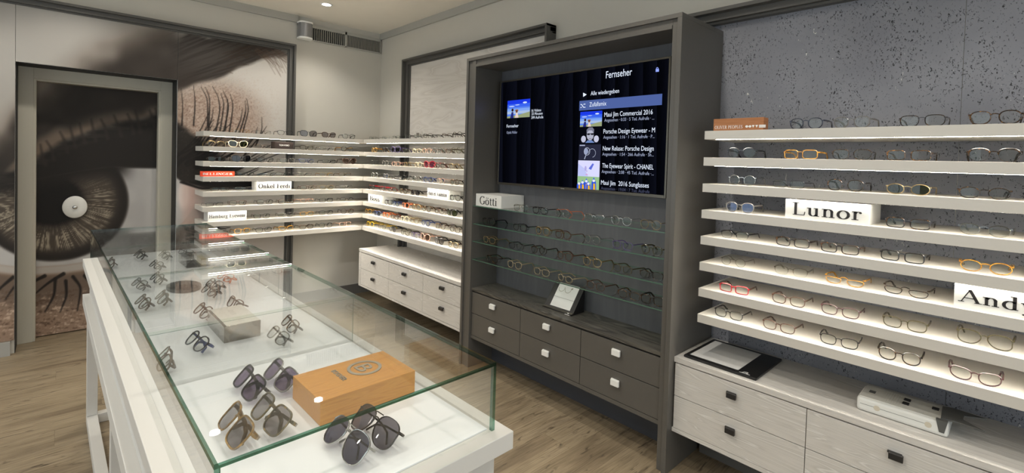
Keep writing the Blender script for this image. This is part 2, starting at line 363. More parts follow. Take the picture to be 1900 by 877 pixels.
def sans(s):
    """mesh outline of a text line in the built-in font: (verts, faces, width, cap height)"""
    if s in _txt: return _txt[s]
    cu = bpy.data.curves.new('t', 'FONT'); cu.body = s; cu.size = 1.0; cu.resolution_u = 3
    ob = bpy.data.objects.new('t', cu); COL.objects.link(ob)
    me = bpy.data.meshes.new_from_object(ob)
    vs = [tuple(v.co) for v in me.vertices]; fs = [tuple(p.vertices) for p in me.polygons]
    bpy.data.objects.remove(ob); bpy.data.curves.remove(cu); bpy.data.meshes.remove(me)
    x0 = min(v[0] for v in vs); x1 = max(v[0] for v in vs)
    _txt[s] = ([(v[0]-x0, v[1]) for v in vs], fs, x1-x0); return _txt[s]
def put_serif(mb, s, org, ru, rv, nrm, width=None, cap=None, th=.0008, bold=1.0):
    """org bottom-left; ru right unit, rv up unit, nrm outward unit"""
    global BW
    BW = bold; polys, wd = serif(s); BW = 1.0
    sx = width/wd if width else cap; sy = cap if cap else sx
    for p in polys:
        mb.prism([(a*sx, b*sy) for a, b in p], lambda u, v, d: tuple(org[i]+ru[i]*u+rv[i]*v+nrm[i]*d for i in range(3)), th)
def put_sans(mb, s, org, ru, rv, nrm, width, cap, th=0.0):
    vs, fs, wd = sans(s); sx = width/wd; sy = cap/.69
    b = [tuple(org[i]+ru[i]*x*sx+rv[i]*y*sy+nrm[i]*th for i in range(3)) for x, y in vs]
    mb.add(b, fs)
    if th:
        base = [tuple(org[i]+ru[i]*x*sx+rv[i]*y*sy for i in range(3)) for x, y in vs]
        ed = {}
        for f in fs:
            for i in range(len(f)):
                k = (f[i], f[(i+1) % len(f)]); ed[k] = ed.get(k, 0)+1
        mb2 = base+b; n = len(base)
        mb.add(mb2, [(a, c, n+c, n+a) for (a, c) in ed if (c, a) not in ed])
NX, NY = (-1,0,0), (0,-1,0)
UPZ = (0,0,1)

# ================================================================== ROOM
XL, YF = -5.2, -7.6          # left wall and street side of the room
DL, DR, DT = -2.8205, -1.871, 2.098
mb = MB().box(XL, DL, 0, .36, 0, H).box(DR, 0, 0, .36, 0, H).box(DL, DR, 0, .36, DT, H).box(DL, DR, .357, .40, 0, DT)  # last box is an added backing that stops outside light leaking round the door
struct('wall_back', mb, WALL, label='pale grey back wall behind the eye mural')
struct('wall_right', MB().box(0, .2, YF, .36, 0, H), WALL, label='pale grey wall behind the television cabinet')
struct('wall_front', MB().box(XL, -4.8, YF-.2, YF, 0, H).box(-.4, 0, YF-.2, YF, 0, H).box(-4.8, -.4, YF-.2, YF, 0, .3).box(-4.8, -.4, YF-.2, YF, 2.5, H), WALL)
wf = struct('fill_window', MB().box(-4.8, -4.74, YF-.12, YF-.06, .3, 2.5).box(-.46, -.4, YF-.12, YF-.06, .3, 2.5).box(-2.63, -2.57, YF-.12, YF-.06, .3, 2.5).box(-4.74, -.46, YF-.12, YF-.06, .3, .36).box(-4.74, -.46, YF-.12, YF-.06, 2.44, 2.5), plain('window_frame_grey', rgb(72,70,66), .42))  # unseen window, added so fill light enters from behind the camera
struct('pane', MB().box(-4.74, -2.63, YF-.095, YF-.085, .36, 2.44), PANE, wf); struct('pane', MB().box(-2.57, -.46, YF-.095, YF-.085, .36, 2.44), PANE, wf)
mb = MB().box(XL-.2, XL, YF, -4.6, 0, H).box(XL-.2, XL, -.4, .36, 0, H).box(XL-.2, XL, -4.6, -.4, 0, .35).box(XL-.2, XL, -4.6, -.4, 2.45, H)
struct('wall_left', mb, WALL)
wf = struct('window_1', MB().box(XL-.12, XL-.06, -4.6, -4.54, .35, 2.45).box(XL-.12, XL-.06, -.46, -.4, .35, 2.45).box(XL-.12, XL-.06, -2.53, -2.47, .35, 2.45).box(XL-.12, XL-.06, -4.6, -.4, .35, .41).box(XL-.12, XL-.06, -4.6, -.4, 2.39, 2.45), DARKER)
struct('pane', MB().box(XL-.095, XL-.085, -4.54, -2.53, .41, 2.39), PANE, wf); struct('pane', MB().box(XL-.095, XL-.085, -2.47, -.46, .41, 2.39), PANE, wf)
struct('ceiling', MB().box(XL-.2, .2, YF-.2, .36, H, H+.12), CEIL)
# floor: a sub-floor with individual planks laid along X
fl = struct('floor', MB().box(XL-.2, .2, YF-.2, .4, -.06, -.012), plain('subfloor', rgb(70,60,48), .8), label='weathered oak plank floor')
PLW, PLL = .19, 1.30
pm = MB().box(0, PLL-.0006, 0, PLW-.0006, -.012, 0).mesh('plank'); pm.materials.append(FLOORW)
row = 0; y = .40
while y > -6.2:
    y -= PLW; x = XL+(.0, .45, .87, .2, .66)[row % 5]-PLL
    while x < 0:
        a = max(x, XL); b = min(x+PLL, 0.0)
        if b-a > .02:
            if b-a > PLL-.001: me = pm
            else:
                me = MB().box(0, b-a-.0006, 0, PLW-.0006, -.012, 0).mesh('plank'); me.materials.append(FLOORW)
            o = bpy.data.objects.new('plank', me); COL.objects.link(o); o.location = (a, y, 0); o.parent = fl
        x += PLL
    row += 1
# cornices
struct('trim_1', MB().box(-.022, 0, YF, 0, 2.792, H), TRIM, label='grey cornice along the television wall')
struct('trim_2', MB().box(XL, -.90, -.022, 0, 2.792, H), TRIM, label='grey cornice above the eye mural')
struct('baseboard_back', MB().box(-.93, 0, -.014, 0, 0, .105), BASEB)
struct('baseboard_right', MB().box(-.014, 0, -2.17, -.014, 0, .105), BASEB)
struct('baseboard_left', MB().box(XL, DL-.02, -.05, -.03, 0, .10), plain('pale_plinth', rgb(158,156,150), .45), label='pale plinth below the mural')

# downlights
for i, (x, y) in enumerate(DOWN):
    rowname = ('by the mural', 'over far table half', 'over near table half', 'beyond the table front')[(-.585, -2.2, -3.8, -5.4).index(y)]
    colname = {-.85: 'nearest television wall', -1.675: 'second from television wall', -2.5: 'third from television wall', -3.4: 'fourth from television wall', -4.2: 'nearest street window'}[x]
    t = thing('recessed_downlight', 'round recessed downlight %s, %s' % (colname, rowname), 'downlight', (x, y, H), group='ceiling downlights')
    part('ring', MB().lathe([(.036, -.001), (.052, -.001), (.054, -.004), (.050, -.007), (.038, -.004), (.036, -.001)], 28, (x, y, H), caps=False), WTXT, t, smooth=True)
    part('lens', MB().lathe([(.0005, -.0022), (.0365, -.0022), (.0365, -.001), (.0005, -.001)], 28, (x, y, H)), LAMP, t)
    l = bpy.data.lights.new('downlight_lamp', 'SPOT'); l.energy = SPOT_W; l.spot_size = R(128); l.spot_blend = .6; l.shadow_soft_size = .035; l.color = (1.0, .95, .87)
    lo = bpy.data.objects.new('downlight_lamp', l); COL.objects.link(lo); lo.location = (0, 0, -.05); lo.parent = t

# ================================================================== MURAL (printed eye)
rng = np.random.default_rng(5)
def vnoise(x, y, sx, sy, seed):
    r_ = np.random.default_rng(seed); G = r_.random((257, 257))
    gx = np.mod(x/sx+1000, 256); gy = np.mod(y/sy+1000, 256)
    ix = gx.astype(int); iy = gy.astype(int); fx = gx-ix; fy = gy-iy
    fx = fx*fx*(3-2*fx); fy = fy*fy*(3-2*fy)
    return (G[iy, ix]*(1-fx)+G[iy, ix+1]*fx)*(1-fy)+(G[iy+1, ix]*(1-fx)+G[iy+1, ix+1]*fx)*fy
def sm(a, b, x): t = np.clip((x-a)/(b-a), 0, 1); return t*t*(3-2*t)
def paint(u, v):
    """eye print, colours as sRGB 0..255; u,v are the print's own coordinates (right, down)"""
    C = np.zeros(u.shape+(3,))
    def lay(col, m): 
        nonlocal C
        C = C*(1-m[..., None])+np.asarray(col, float)*m[..., None]
    def cur(xs, ys): return np.interp(u, xs, ys)
    n1 = vnoise(u, v, 26, 26, 1); n2 = vnoise(u, v, 6, 6, 2); n3 = vnoise(u, v, 2.2, 2.2, 3); n4 = vnoise(u+v*.25, v, 40, 7, 4)
    nh = .6*vnoise(u+1.6*v, v+.45*u, 46, 3.6, 6)+.4*vnoise(u+1.6*v, v+.30*u, 30, 1.9, 7)
    C[...] = (168, 164, 158)
    lay((200, 195, 188), sm(330, 520, u))
    lay((176, 166, 156), sm(120, 330, v)*(1-sm(40, 120, u)))
    # eyelid skin right of the door
    e = np.hypot((u-395)/105, (v-225)/82); sk = 1-sm(.55, 1.15, e)
    lay((162, 141, 127), sk*.92)
    n5 = vnoise(u, v, 1.2, 1.2, 31); lay((212, 190, 174), sk*sm(.5, .85, n3*.5+n5*.5)*.7); lay((112, 84, 72), sk*sm(.5, .85, 1-(n3*.5+n5*.5))*.6)
    lay((178, 160, 146), (1-sm(.9, 1.5, e))*sm(.5, .85, n3*.5+n5*.5)*.5)
    bt = cur([-60, 0, 50, 150, 236, 351, 430, 500, 545], [330, 262, 208, 130, 90, 62, 70, 82, 92])
    bb = cur([-60, 0, 50, 121, 226, 306, 320, 331, 401, 477, 545], [400, 335, 268, 238, 212, 196, 182, 166, 146, 112, 98])
    lt = cur([-60, 50, 121, 200, 306, 340, 400, 470, 520], [350, 304, 260, 232, 211, 236, 280, 322, 345])
    lb = cur([-60, 50, 100, 150, 205, 305, 340, 400, 470, 520], [352, 336, 326, 316, 309, 311, 338, 347, 352, 354])
    # soft brown between brow and lashes
    soft = 1-sm(300, 350, u)
    m = sm(-14, 10, v-bb)*(1-sm(-6, 8, v-lt))*soft
    lay((124, 106, 89), m); lay((142, 122, 104), m*sm(.45, .7, n1)*.5)
    lay((124, 108, 92), sm(120, 175, v)*(1-sm(-30, 10, v-bt+12))*soft*(1-sm(150, 260, u))*sm(20, 60, u)*.8)
    # brow
    wid = 7+26*soft; widb = 6+8*soft
    nh = nh*(1-soft)+(.45+.3*(n1-.5))*soft
    m = sm(-1, 1, (v-bt)/wid+(.3+.5*(1-soft))*(n1-.5)*2)*(1-sm(-1, 1, (v-bb)/widb+.5*(n1-.5)*2))
    fade = 1-.55*sm(455, 545, u)*sm(.35, .6, nh)
    lay((112, 100, 90), np.clip(sm(-2.2, .4, (v-bt)/wid)*(1-sm(-.4, 2.2, (v-bb)/wid)), 0, 1)*(.5+.4*n1)*soft)
    lay((48, 43, 39), m*fade*(.88+.12*sm(.3, .7, nh)))
    lay((46, 40, 36), m*sm(.5, .8, nh)*.6)
    lay((126, 112, 102), m*sm(.62, .82, nh)*.35*sm(380, 470, u))
    lay((52, 45, 40), m*sm(120, 330, u)*(1-sm(345, 400, u))*sm(95, 165, v)*.7)
    # eye opening
    ll = cur([-60, 45, 120, 240, 300, 340, 368], [484, 497, 492, 474, 446, 412, 372])
    eye = sm(-3, 3, v-lb)*(1-sm(-3, 3, v-ll))*(1-sm(355, 368, u))
    lay((184, 181, 178), eye); lay((168, 164, 162), eye*sm(.4, .8, n1)*.5)
    lay((198, 168, 158), eye*sm(334, 362, u)*.8); lay((226, 214, 208), eye*(1-sm(6, 14, np.hypot(u-340, (v-362)*.4)))*.8)
    cx, cy, rx, ry = 95., 372., 143., 112.
    rr = np.hypot((u-cx)/rx, (v-cy)/ry); th = np.arctan2((v-cy)/ry, (u-cx)/rx)
    ir = eye*(1-sm(.96, 1.03, rr))
    st = vnoise(th*80+rr*3, rr*30, 1.5, 11, 11)*.45+vnoise(th*80-rr*4, rr*30, .7, 6, 12)*.35+vnoise(u, v, 9, 7, 13)*.2
    lay((62, 55, 49), ir)
    zone = sm(.40, .58, rr)*(1-sm(.74, .90, rr))
    upper = sm(318, 378, v)*.75+.25
    lay((168, 157, 138), ir*zone*upper*sm(.38, .72, st)*.9); lay((88, 78, 68), ir*zone*sm(.42, .62, 1-st)*.6)
    lay((44, 40, 37), ir*sm(.80, .96, rr))
    lay((30, 27, 25), ir*(1-sm(.36, .46, rr+.05*(st-.5))))
    # shade of the lashes over the eye
    lay((40, 36, 33), eye*(1-sm(0, 34, v-lb))*(1-sm(215, 260, u)))
    # lower lid margin and skin below
    low = sm(-3, 3, v-ll)*(1-sm(352, 372, u)*(1-sm(420, 470, v)))
    lowm = low*sm(396, 410, v)
    lay((150, 126, 108), lowm*(1-sm(300, 400, u))); lay((196, 190, 184), lowm*sm(300, 420, u))
    d = v-ll
    lay((110, 94, 82), low*(1-sm(300, 380, u))*sm(8, 24, d)*(1-sm(50, 100, d)))
    lay((176, 168, 160), low*(1-sm(10, 18, d))*(1-sm(300, 360, u)))
    ws = vnoise(u+v*.2, v, 12, 3.2, 21); 
    lay((192, 168, 148), lowm*(1-sm(320, 420, u))*sm(40, 70, d)*sm(.60, .80, ws*.6+n3*.4)); lay((96, 76, 62), lowm*(1-sm(320, 420, u))*sm(30, 60, d)*sm(.60, .80, (1-ws)*.6+(1-n3)*.4)*.8)
    lay((200, 168, 156), sm(330, 345, u)*(1-sm(366, 392, u))*sm(330, 345, v)*(1-sm(420, 470, v))*.5)
    # lash band
    m = sm(-1, 1, (v-lt)/9+.5*(n1-.5))*(1-sm(-3, 4, v-lb))*(1-sm(395, 470, u))
    lay((47, 43, 39), m); lay((34, 31, 29), m*sm(.4, .7, n4)*.7); lay((92, 84, 76), m*sm(.80, .92, n3)*.35*sm(180, 300, u))
    lay((40, 36, 33), sm(-8, 8, v-lt-20)*(1-sm(-3, 4, v-lb))*(1-sm(260, 400, u)))
    # single lashes
    def stroke(pts, w0, w1, col=(34, 30, 28), al=.92, blur=1.1):
        P = []
        for i in range(len(pts)-1):
            for k in range(8): t = k/8; P.append((pts[i][0]*(1-t)+pts[i+1][0]*t, pts[i][1]*(1-t)+pts[i+1][1]*t))
        P.append(pts[-1])
        P = np.array(P, float)
        for _ in range(6): P[1:-1] = (P[:-2]+2*P[1:-1]+P[2:])/4
        pad = max(w0, w1)+4
        sel = (u > P[:, 0].min()-pad) & (u < P[:, 0].max()+pad) & (v > P[:, 1].min()-pad) & (v < P[:, 1].max()+pad)
        if not sel.any(): return
        uu, vv = u[sel], v[sel]; best = np.full(uu.shape, 1e9)
        for i in range(len(P)-1):
            a, b = P[i], P[i+1]; ab = b-a; L2 = ab@ab+1e-9
            t = np.clip(((uu-a[0])*ab[0]+(vv-a[1])*ab[1])/L2, 0, 1)
            dd = np.hypot(uu-a[0]-t*ab[0], vv-a[1]-t*ab[1])-(w0+(w1-w0)*(i+t)/(len(P)-1))
            best = np.minimum(best, dd)
        mm = (1-sm(-blur, blur, best))*al
        C[sel] = C[sel]*(1-mm[:, None])+np.array(col, float)*mm[:, None]
    q = lambda a, b: (330+a/3.248, 60+b/3.248)
    for pts in ([(140,330),(180,400),(178,560)], [(165,330),(195,400),(185,570)], [(208,325),(245,390),(255,470),(228,600)], [(258,365),(280,430),(255,590)],
                [(272,350),(305,420),(285,590)], [(315,372),(335,440),(310,600)], [(390,460),(380,530),(330,640)], [(405,480),(385,570),(340,650)], [(405,412),(412,480),(360,640)],
                [(415,400),(428,470),(380,640)], [(505,510),(508,590),(470,680)], [(95,320),(105,420),(95,560)], [(20,340),(30,430),(25,560)], [(535,565),(500,620),(400,740)], [(480,570),(470,620),(390,720)], [(215,450),(205,520),(180,590)], [(300,400),(308,460),(270,620)]):
        stroke([q(*p) for p in pts], .35, 1.5, blur=.9)
    r2 = np.random.default_rng(9)
    for k in range(46):
        t = k/45; x0 = 322+t*110+r2.normal(0, 4); y0 = 292+t*48+r2.normal(0, 5)
        a = R(62-66*t+r2.normal(0, 6)); ln = 78+62*r2.random()
        x1, y1 = x0+math.cos(a)*ln, y0-math.sin(a)*ln*.72
        stroke([(x0, y0), ((x0+x1)/2+6, (y0+y1)/2+7), (x1, y1)], 2.1, .45, blur=.9)
    for k in range(16):
        x0 = 345+k*7+r2.normal(0, 3); stroke([(x0-16, 338), (x0+26, 352), (x0+66, 346-6*r2.random()), (x0+96, 334-12*r2.random())], 1.9, .6, al=.8)
    for k in range(13):   # upper lashes crossing the door
        x0 = 62+k*20+r2.normal(0, 4); y0 = np.interp(x0, [50, 150, 305], [312, 252, 222]); stroke([(x0, y0+14), (x0-4-3*r2.random(), y0-6), (x0-8-6*r2.random(), y0-20-8*r2.random())], 3.6, 1.8, (52, 46, 42), .7, 3.0)
    q4 = lambda a, b: (60+a/2.578, 300+b/2.578)
    for pts in ([(150,535),(80,575),(-10,650)], [(110,560),(105,640),(60,718)], [(160,570),(165,640),(133,718)], [(195,550),(235,600),(215,712)], [(60,545),(10,570),(-60,640)],
                [(-40,560),(-90,600),(-130,660)], [(-90,550),(-150,600),(-180,640)], [(250,545),(290,590),(290,690)], [(310,530),(350,570),(360,660)], [(370,510),(410,550),(430,630)], [(440,490),(480,520),(510,590)], [(520,450),(570,470),(610,530)]):
        stroke([q4(*p) for p in pts], 3.4, 1.0, blur=1.4)
    for k in range(22):   # lower lashes by the tear duct, behind the shelves
        x0 = 336+r2.random()*34; y0 = 418+r2.random()*34; stroke([(x0, y0), (x0+22, y0-4+14*r2.random()), (x0+42+30*r2.random(), y0-22+36*r2.random())], 1.3, .5, al=.8)
    for k in range(40):   # brow hairs at the end
        x0 = 395+r2.random()*115; y0 = np.interp(x0, [395, 440, 510], [118, 100, 88])+r2.normal(0, 9); stroke([(x0, y0), (x0+16, y0-9+4*r2.random()), (x0+34, y0-10+14*r2.random())], 1.0, .4, (58, 46, 38), .6)
    for k in range(26):
        x0 = 470+r2.random()*50; y0 = 90+r2.random()*12; stroke([(x0, y0), (x0+14, y0+8+6*r2.random()), (x0+26+8*r2.random(), y0+20+26*r2.random())], .7, .3, (92, 72, 60), .55)
    return C
MUR_GAIN = .94
m, nt, b = newmat('printed_mural')
at = N(nt, 'ShaderNodeAttribute', attribute_name='print'); nt.links.new(at.outputs['Color'], b.inputs['Base Color'])
b.inputs['Roughness'].default_value = .5; b.inputs['Specular IOR Level'].default_value = .2
MURAL = m
def art(p):
    d = p-_o; z = d@_f
    return PX+F*(d@_r)/z, PY-F*(d@_u)/z
def print_panel(name, x0, x1, z0, z1, yf, th, parent, step=.006, edge=None):
    nx = max(2, int((x1-x0)/step)+1); nz = max(2, int((z1-z0)/step)+1)
    xs = np.linspace(x0, x1, nx); zs = np.linspace(z0, z1, nz)
    Xg, Zg = np.meshgrid(xs, zs)
    P = np.stack([Xg, np.full_like(Xg, yf), Zg], -1).reshape(-1, 3)
    uu, vv = art(P); c = lin(np.clip(paint(uu, vv), 0, 255))*MUR_GAIN
    off = np.array(tuple(origin(parent)))
    i = np.arange(nx*nz).reshape(nz, nx)
    q = np.stack([i[:-1, :-1], i[:-1, 1:], i[1:, 1:], i[1:, :-1]], -1).reshape(-1, 4)
    bx = np.array([(x0, yf, z0), (x1, yf, z0), (x1, yf, z1), (x0, yf, z1), (x0, yf+th, z0), (x1, yf+th, z0), (x1, yf+th, z1), (x0, yf+th, z1)])
    n = nx*nz; bf = [(n+0, n+4, n+5, n+1), (n+1, n+5, n+6, n+2), (n+2, n+6, n+7, n+3), (n+3, n+7, n+4, n+0), (n+5, n+4, n+7, n+6)]
    me = bpy.data.meshes.new(name)
    me.from_pydata((np.vstack([P, bx])-off).tolist(), [], q.tolist()+bf)
    ca = me.color_attributes.new('print', 'FLOAT_COLOR', 'POINT')
    full = np.ones((n+8, 4)); full[:n, :3] = np.clip(c, 0, .9); full[n:, :3] = .35
    ca.data.foreach_set('color', full.ravel())
    me.materials.append(MURAL); me.update()
    o = bpy.data.objects.new(name, me); COL.objects.link(o); o.parent = parent
    return o
mu = thing('eye_mural', 'large printed close-up of a human eye in a dark grey frame', 'mural', (-1.9, 0, .10))
print_panel('mural_panel', -3.45, DL-.001, .103, 2.505, -.03, .029, mu, .008)
print_panel('mural_panel', DL+.001, DR-.0008, DT, 2.505, -.03, .029, mu)
print_panel('mural_panel', DR+.0008, -.985, .103, 2.505, -.03, .029, mu)
def frame_bar(mb, a, b, horizontal, face, depth, out, inn, wall=0.0, flip=False):
    """stepped bar: outer lip, recessed face, inner lip (face axis 'x' or 'y')"""
    s = (inn-out)
    for f0, f1, dp in ((0, .28, 1.0), (.28, .80, .62), (.80, 1.0, .42)):
        o0, o1 = out+s*f0, out+s*f1
        if face == 'y':
            if horizontal: mb.box(a, b, wall, -depth*dp, o0, o1)
            else: mb.box(o0, o1, wall, -depth*dp, a, b)
        else:
            if horizontal: mb.box(wall, -depth*dp, a, b, o0, o1)
            else: mb.box(wall, -depth*dp, o0, o1, a, b)
mb = MB(); frame_bar(mb, -3.5, -.9345, True, 'y', .09, 2.5605, 2.497, -.001); part('frame_rail', mb, DARKER, mu, bevel=.001)
mb = MB(); frame_bar(mb, .10, 2.5605, False, 'y', .0898, -.9345, -.998, -.001); part('frame_post', mb, DARKER, mu, bevel=.001)
mb = MB(); frame_bar(mb, .10, 2.5605, False, 'y', .0898, -3.5, -3.437, -.001); part('frame_post', mb, DARKER, mu, bevel=.001)
# door
dr = struct('door_1', MB().box(DL+.002, DL+.085, .20, .355, 0, DT-.002).box(DR-.085, DR-.002, .20, .355, 0, DT-.002).box(DL+.085, DR-.085, .20, .355, DT-.085, DT-.002)
            .box(DL+.075, DL+.10, .21, .30, 0, DT-.08).box(DR-.10, DR-.075, .21, .30, 0, DT-.08).box(DL+.10, DR-.10, .21, .30, DT-.10, DT-.08), JAMB, label='grey steel door frame with a leaf printed as part of the eye', bevel=.002)
print_panel('door_leaf', DL+.0865, DR-.0865, .008, DT-.0865, .305, .03, dr)
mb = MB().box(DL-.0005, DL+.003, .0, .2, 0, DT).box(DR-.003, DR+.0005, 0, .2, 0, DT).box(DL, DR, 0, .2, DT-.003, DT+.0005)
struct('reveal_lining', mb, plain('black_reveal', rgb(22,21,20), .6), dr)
dc = at_y(139, 384, .29)
def stretch(mb, zc, k): mb.v = [(x, y, zc+(z-zc)*k) for x, y, z in mb.v]; return mb
hd = struct('door_pull', stretch(MB().lathe([(.001, .300), (.074, .300), (.076, .294), (.073, .289), (.03, .294), (.001, .295)][::-1], 36, (dc[0], 0, dc[2]), 'y'), dc[2], 1.18), plain('white_pull_plate', rgb(226,224,218), .35), dr, smooth=True)
struct('knob', MB().lathe([(.001, .300), (.012, .300), (.012, .275), (.016, .268), (.012, .262), (.001, .262)][::-1], 20, (dc[0], 0, dc[2]), 'y'), CHROME, hd, smooth=True)

# grille and loudspeaker
gr = thing('ventilation_grille', 'long slotted ventilation grille under the ceiling in the corner', 'ventilation grille', (-.46, 0, 2.64))
mb = MB().box(-.905, -.012, -.02, 0, 2.77, 2.80).box(-.905, -.012, -.02, 0, 2.64, 2.65).box(-.905, -.897, -.02, 0, 2.64, 2.80).box(-.02, -.012, -.02, 0, 2.64, 2.80).box(-.423, -.405, -.02, 0, 2.64, 2.80)
part('frame', mb, TRIM, gr)
part('backing', MB().box(-.90, -.02, -.004, -.001, 2.65, 2.77), plain('duct_black', rgb(16,15,14), .8), gr)
mb = MB()
for k in range(22):
    for a, b_ in ((-.897, -.425), (-.403, -.022)):
        xx = a+(b_-a)*(k+.5)/22; mb.box(xx-.0038, xx+.0038, -.016, -.005, 2.65, 2.77)
part('slats', mb, plain('grille_slat', rgb(150,147,138), .5), gr)
mb = MB()
for k in range(9): mb.box(-.895, -.022, -.010, -.0055, 2.656+k*.0125, 2.659+k*.0125)
part('cross_bars', mb, plain('grille_bar', rgb(92,90,84), .5), gr)
def dshape(cx, hw, dp, n=14): return [(cx-hw, 0), (cx-hw, -dp*.35)]+[(cx-hw*math.cos(math.pi*i/n)*1.0, -dp*.35-dp*.65*math.sin(math.pi*i/n)**.55) for i in range(1, n)]+[(cx+hw, -dp*.35), (cx+hw, 0)]
sp = thing('wall_speaker', 'small white and silver loudspeaker mounted beside the ventilation grille', 'loudspeaker', (-.846, -.022, 2.63))
t3 = lambda z0: (lambda u, v, d: (u, v-.021, z0+d))
part('body', MB().prism(dshape(-.846, .062, .095), t3(2.648), .135), plain('silver_speaker_mesh', rgb(150,150,152), .35, metal=.6), sp, smooth=False)
part('end_cap', MB().prism(dshape(-.846, .066, .10), t3(2.63), .018), WTXT, sp, bevel=.003); part('end_cap', MB().prism(dshape(-.846, .066, .10), t3(2.783), .015), WTXT, sp, bevel=.003)

# ================================================================== RIGHT WALL PANELS
pn = thing('wood_wall_panel', 'pale limed oak wall panel in a dark grey frame behind the corner shelves', 'wall panel', (0, -1.6, .593))
part('panel', MB().box(-.03, -.001, -2.57, -.68, .593, 2.43), PALEP, pn)
mb = MB(); frame_bar(mb, -2.6241, -.6303, True, 'x', .1025, 2.48, 2.42, -.001); part('frame_rail', mb, DARKER, pn, bevel=.001)
mb = MB(); frame_bar(mb, .593, 2.48, False, 'x', .1022, -.6303, -.694, -.001); part('frame_post', mb, DARKER, pn, bevel=.001)
mb = MB(); frame_bar(mb, 2.2, 2.48, False, 'x', .1022, -2.6241, -2.56, -.001); part('frame_post', mb, DARKER, pn, bevel=.001)
sk = thing('wall_socket', 'small pale socket plate on the wood panel above the top shelf', 'socket', (-.03, -.86, 1.70))
part('plate', MB().box(-.036, -.0302, -.93, -.78, 1.685, 1.765), PALEP, sk, bevel=.002)
part('outlet', MB().box(-.0385, -.036, -.885, -.835, 1.70, 1.745).box(-.0385, -.036, -.91, -.90, 1.715, 1.735), plain('outlet_grey', rgb(120,114,106), .5), sk, bevel=.001)
ck = thing('cork_wall_panel', 'grey cork wall covering with dark cracks below a dark grey rail', 'wall panel', (0, -5, 0))
part('cork_sheet', MB().box(-.004, -.0005, -4.80, -3.55, 0, 2.275), CORK, ck); part('cork_sheet', MB().box(-.004, -.0005, -7.0, -4.8015, 0, 2.275), CORK, ck)
mb = MB(); frame_bar(mb, -7.0, -3.56, True, 'x', .1, 2.329, 2.262, -.001); part('frame_rail', mb, DARKER, ck, bevel=.001)

# ================================================================== TELEVISION CABINET
UF, UT, UL, UR = -.4547, 2.2274, -2.1744, -3.8416
un = thing('television_cabinet', 'tall dark grey cabinet holding the television, glass shelves and six drawers', 'cabinet', (-.23, -3.0, 0))
def post(mb, y0, y1, sgn):
    mb.box(UF, -.106, y0, y0+sgn*.022, 0, UT-.022); mb.box(UF+.012, -.106, y0+sgn*.022, y0+sgn*.062, 0, UT-.022); mb.box(UF+.006, -.106, y0+sgn*.062, y1, 0, UT-.022)
mb = MB(); post(mb, UL, -2.275, -1); part('side_panel', mb, DARK, un, bevel=.0012)
mb = MB().box(UF, -.0045, UR, UR+.024, 0, UT-.022).box(UF+.012, -.106, UR+.024, -3.787, 0, UT-.022); part('side_panel', mb, DARK, un, bevel=.0012)
mb = MB().box(UF, -.106, UR, UL, UT-.022, UT).box(-.106, -.0045, UR, UR+.024, UT-.022, UT).box(UF+.012, -.106, -3.787, -2.275, UT-.052, UT-.022).box(UF+.006, -.106, -3.787, -2.275, 2.158, UT-.052); part('top_panel', mb, DARK, un, bevel=.0012)
part('back_panel', MB().box(-.20, -.106, -3.787, -2.275, .0, 2.158), SLATE, un)
part('drawer_case', MB().box(-.41, -.2, -3.787, -2.275, .214, .556).box(-.43, -.41, -3.787, -2.275, .214, .236), DARK, un)
part('worktop', MB().box(-.432, -.2, -3.787, -2.275, .558, .5775), DARKWOOD, un, bevel=.001)
part('plinth', MB().box(-.225, -.2, -3.787, -2.275, 0, .213), PLINTH, un)
def handle(name, mat, xf, yc, zc, wd, ht, parent):
    return part(name, MB().box(xf, xf-.010, yc-wd*.5, yc+wd*.5, zc+ht*.2, zc+ht*.5).box(xf-.010, xf-.022, yc-wd*.62, yc+wd*.38, zc-ht*.5, zc+ht*.5), mat, parent, bevel=.0012)
ye = [-2.278, -2.782, -3.280, -3.784]
for i in range(3):
    for z0, z1 in ((.398, .548), (.2385, .394)):
        d = part('drawer', MB().box(-.43, -.4105, ye[i+1]+.002, ye[i]-.002, z0, z1), DARK, un, bevel=.001)
        handle('handle', HWHITE, -.43, (-2.512, -3.017, -3.524)[i], z0+.1*(z1-z0)/.15+.0 if z0 > .3 else z0+.098, .05, .03, d)
# television
TVX = -.262
tl, tr_, tb_ = at_x(928, 151.9, TVX), at_x(1245.1, 102.6, TVX), at_x(923, 343, TVX)
TY0, TY1 = tl[1], tr_[1]; TZ1 = (tl[2]+tr_[2])/2; TZ0 = (tb_[2]+at_x(1233.5, 366, TVX)[2])/2
tv = thing('television', 'large flat television showing a video list on its dark screen', 'television', (TVX, (TY0+TY1)/2, TZ0))
part('housing', MB().box(-.201, TVX+.004, TY1+.004, TY0-.004, TZ0+.004, TZ1-.004), BLACK, tv)
bz = .011
part('bezel', MB().box(TVX, TVX+.02, TY1, TY1+bz, TZ0, TZ1).box(TVX, TVX+.02, TY0-bz, TY0, TZ0, TZ1).box(TVX, TVX+.02, TY1+bz, TY0-bz, TZ1-bz, TZ1).box(TVX, TVX+.02, TY1+bz, TY0-bz, TZ0, TZ0+bz*1.5), plain('bezel_metal', rgb(96,92,84), .3, metal=.8), tv, bevel=.001)
part('logo_plate', MB().box(TVX-.0005, TVX, -2.975, -2.945, TZ0+.005, TZ0+.010), CHROME, tv)
SCRX = TVX+.004
m, nt, b = newmat('dark_glossy_screen'); b.inputs['Base Color'].default_value = (.004, .004, .007, 1); b.inputs['Roughness'].default_value = .06
b.inputs['Emission Color'].default_value = (.3, .35, .7, 1); b.inputs['Emission Strength'].default_value = .022  # screen glow, raised to stand in for the room's faint reflection
scr = part('screen', MB().box(SCRX, SCRX+.01, TY1+bz, TY0-bz, TZ0+bz*1.4, TZ1-bz), m, tv)
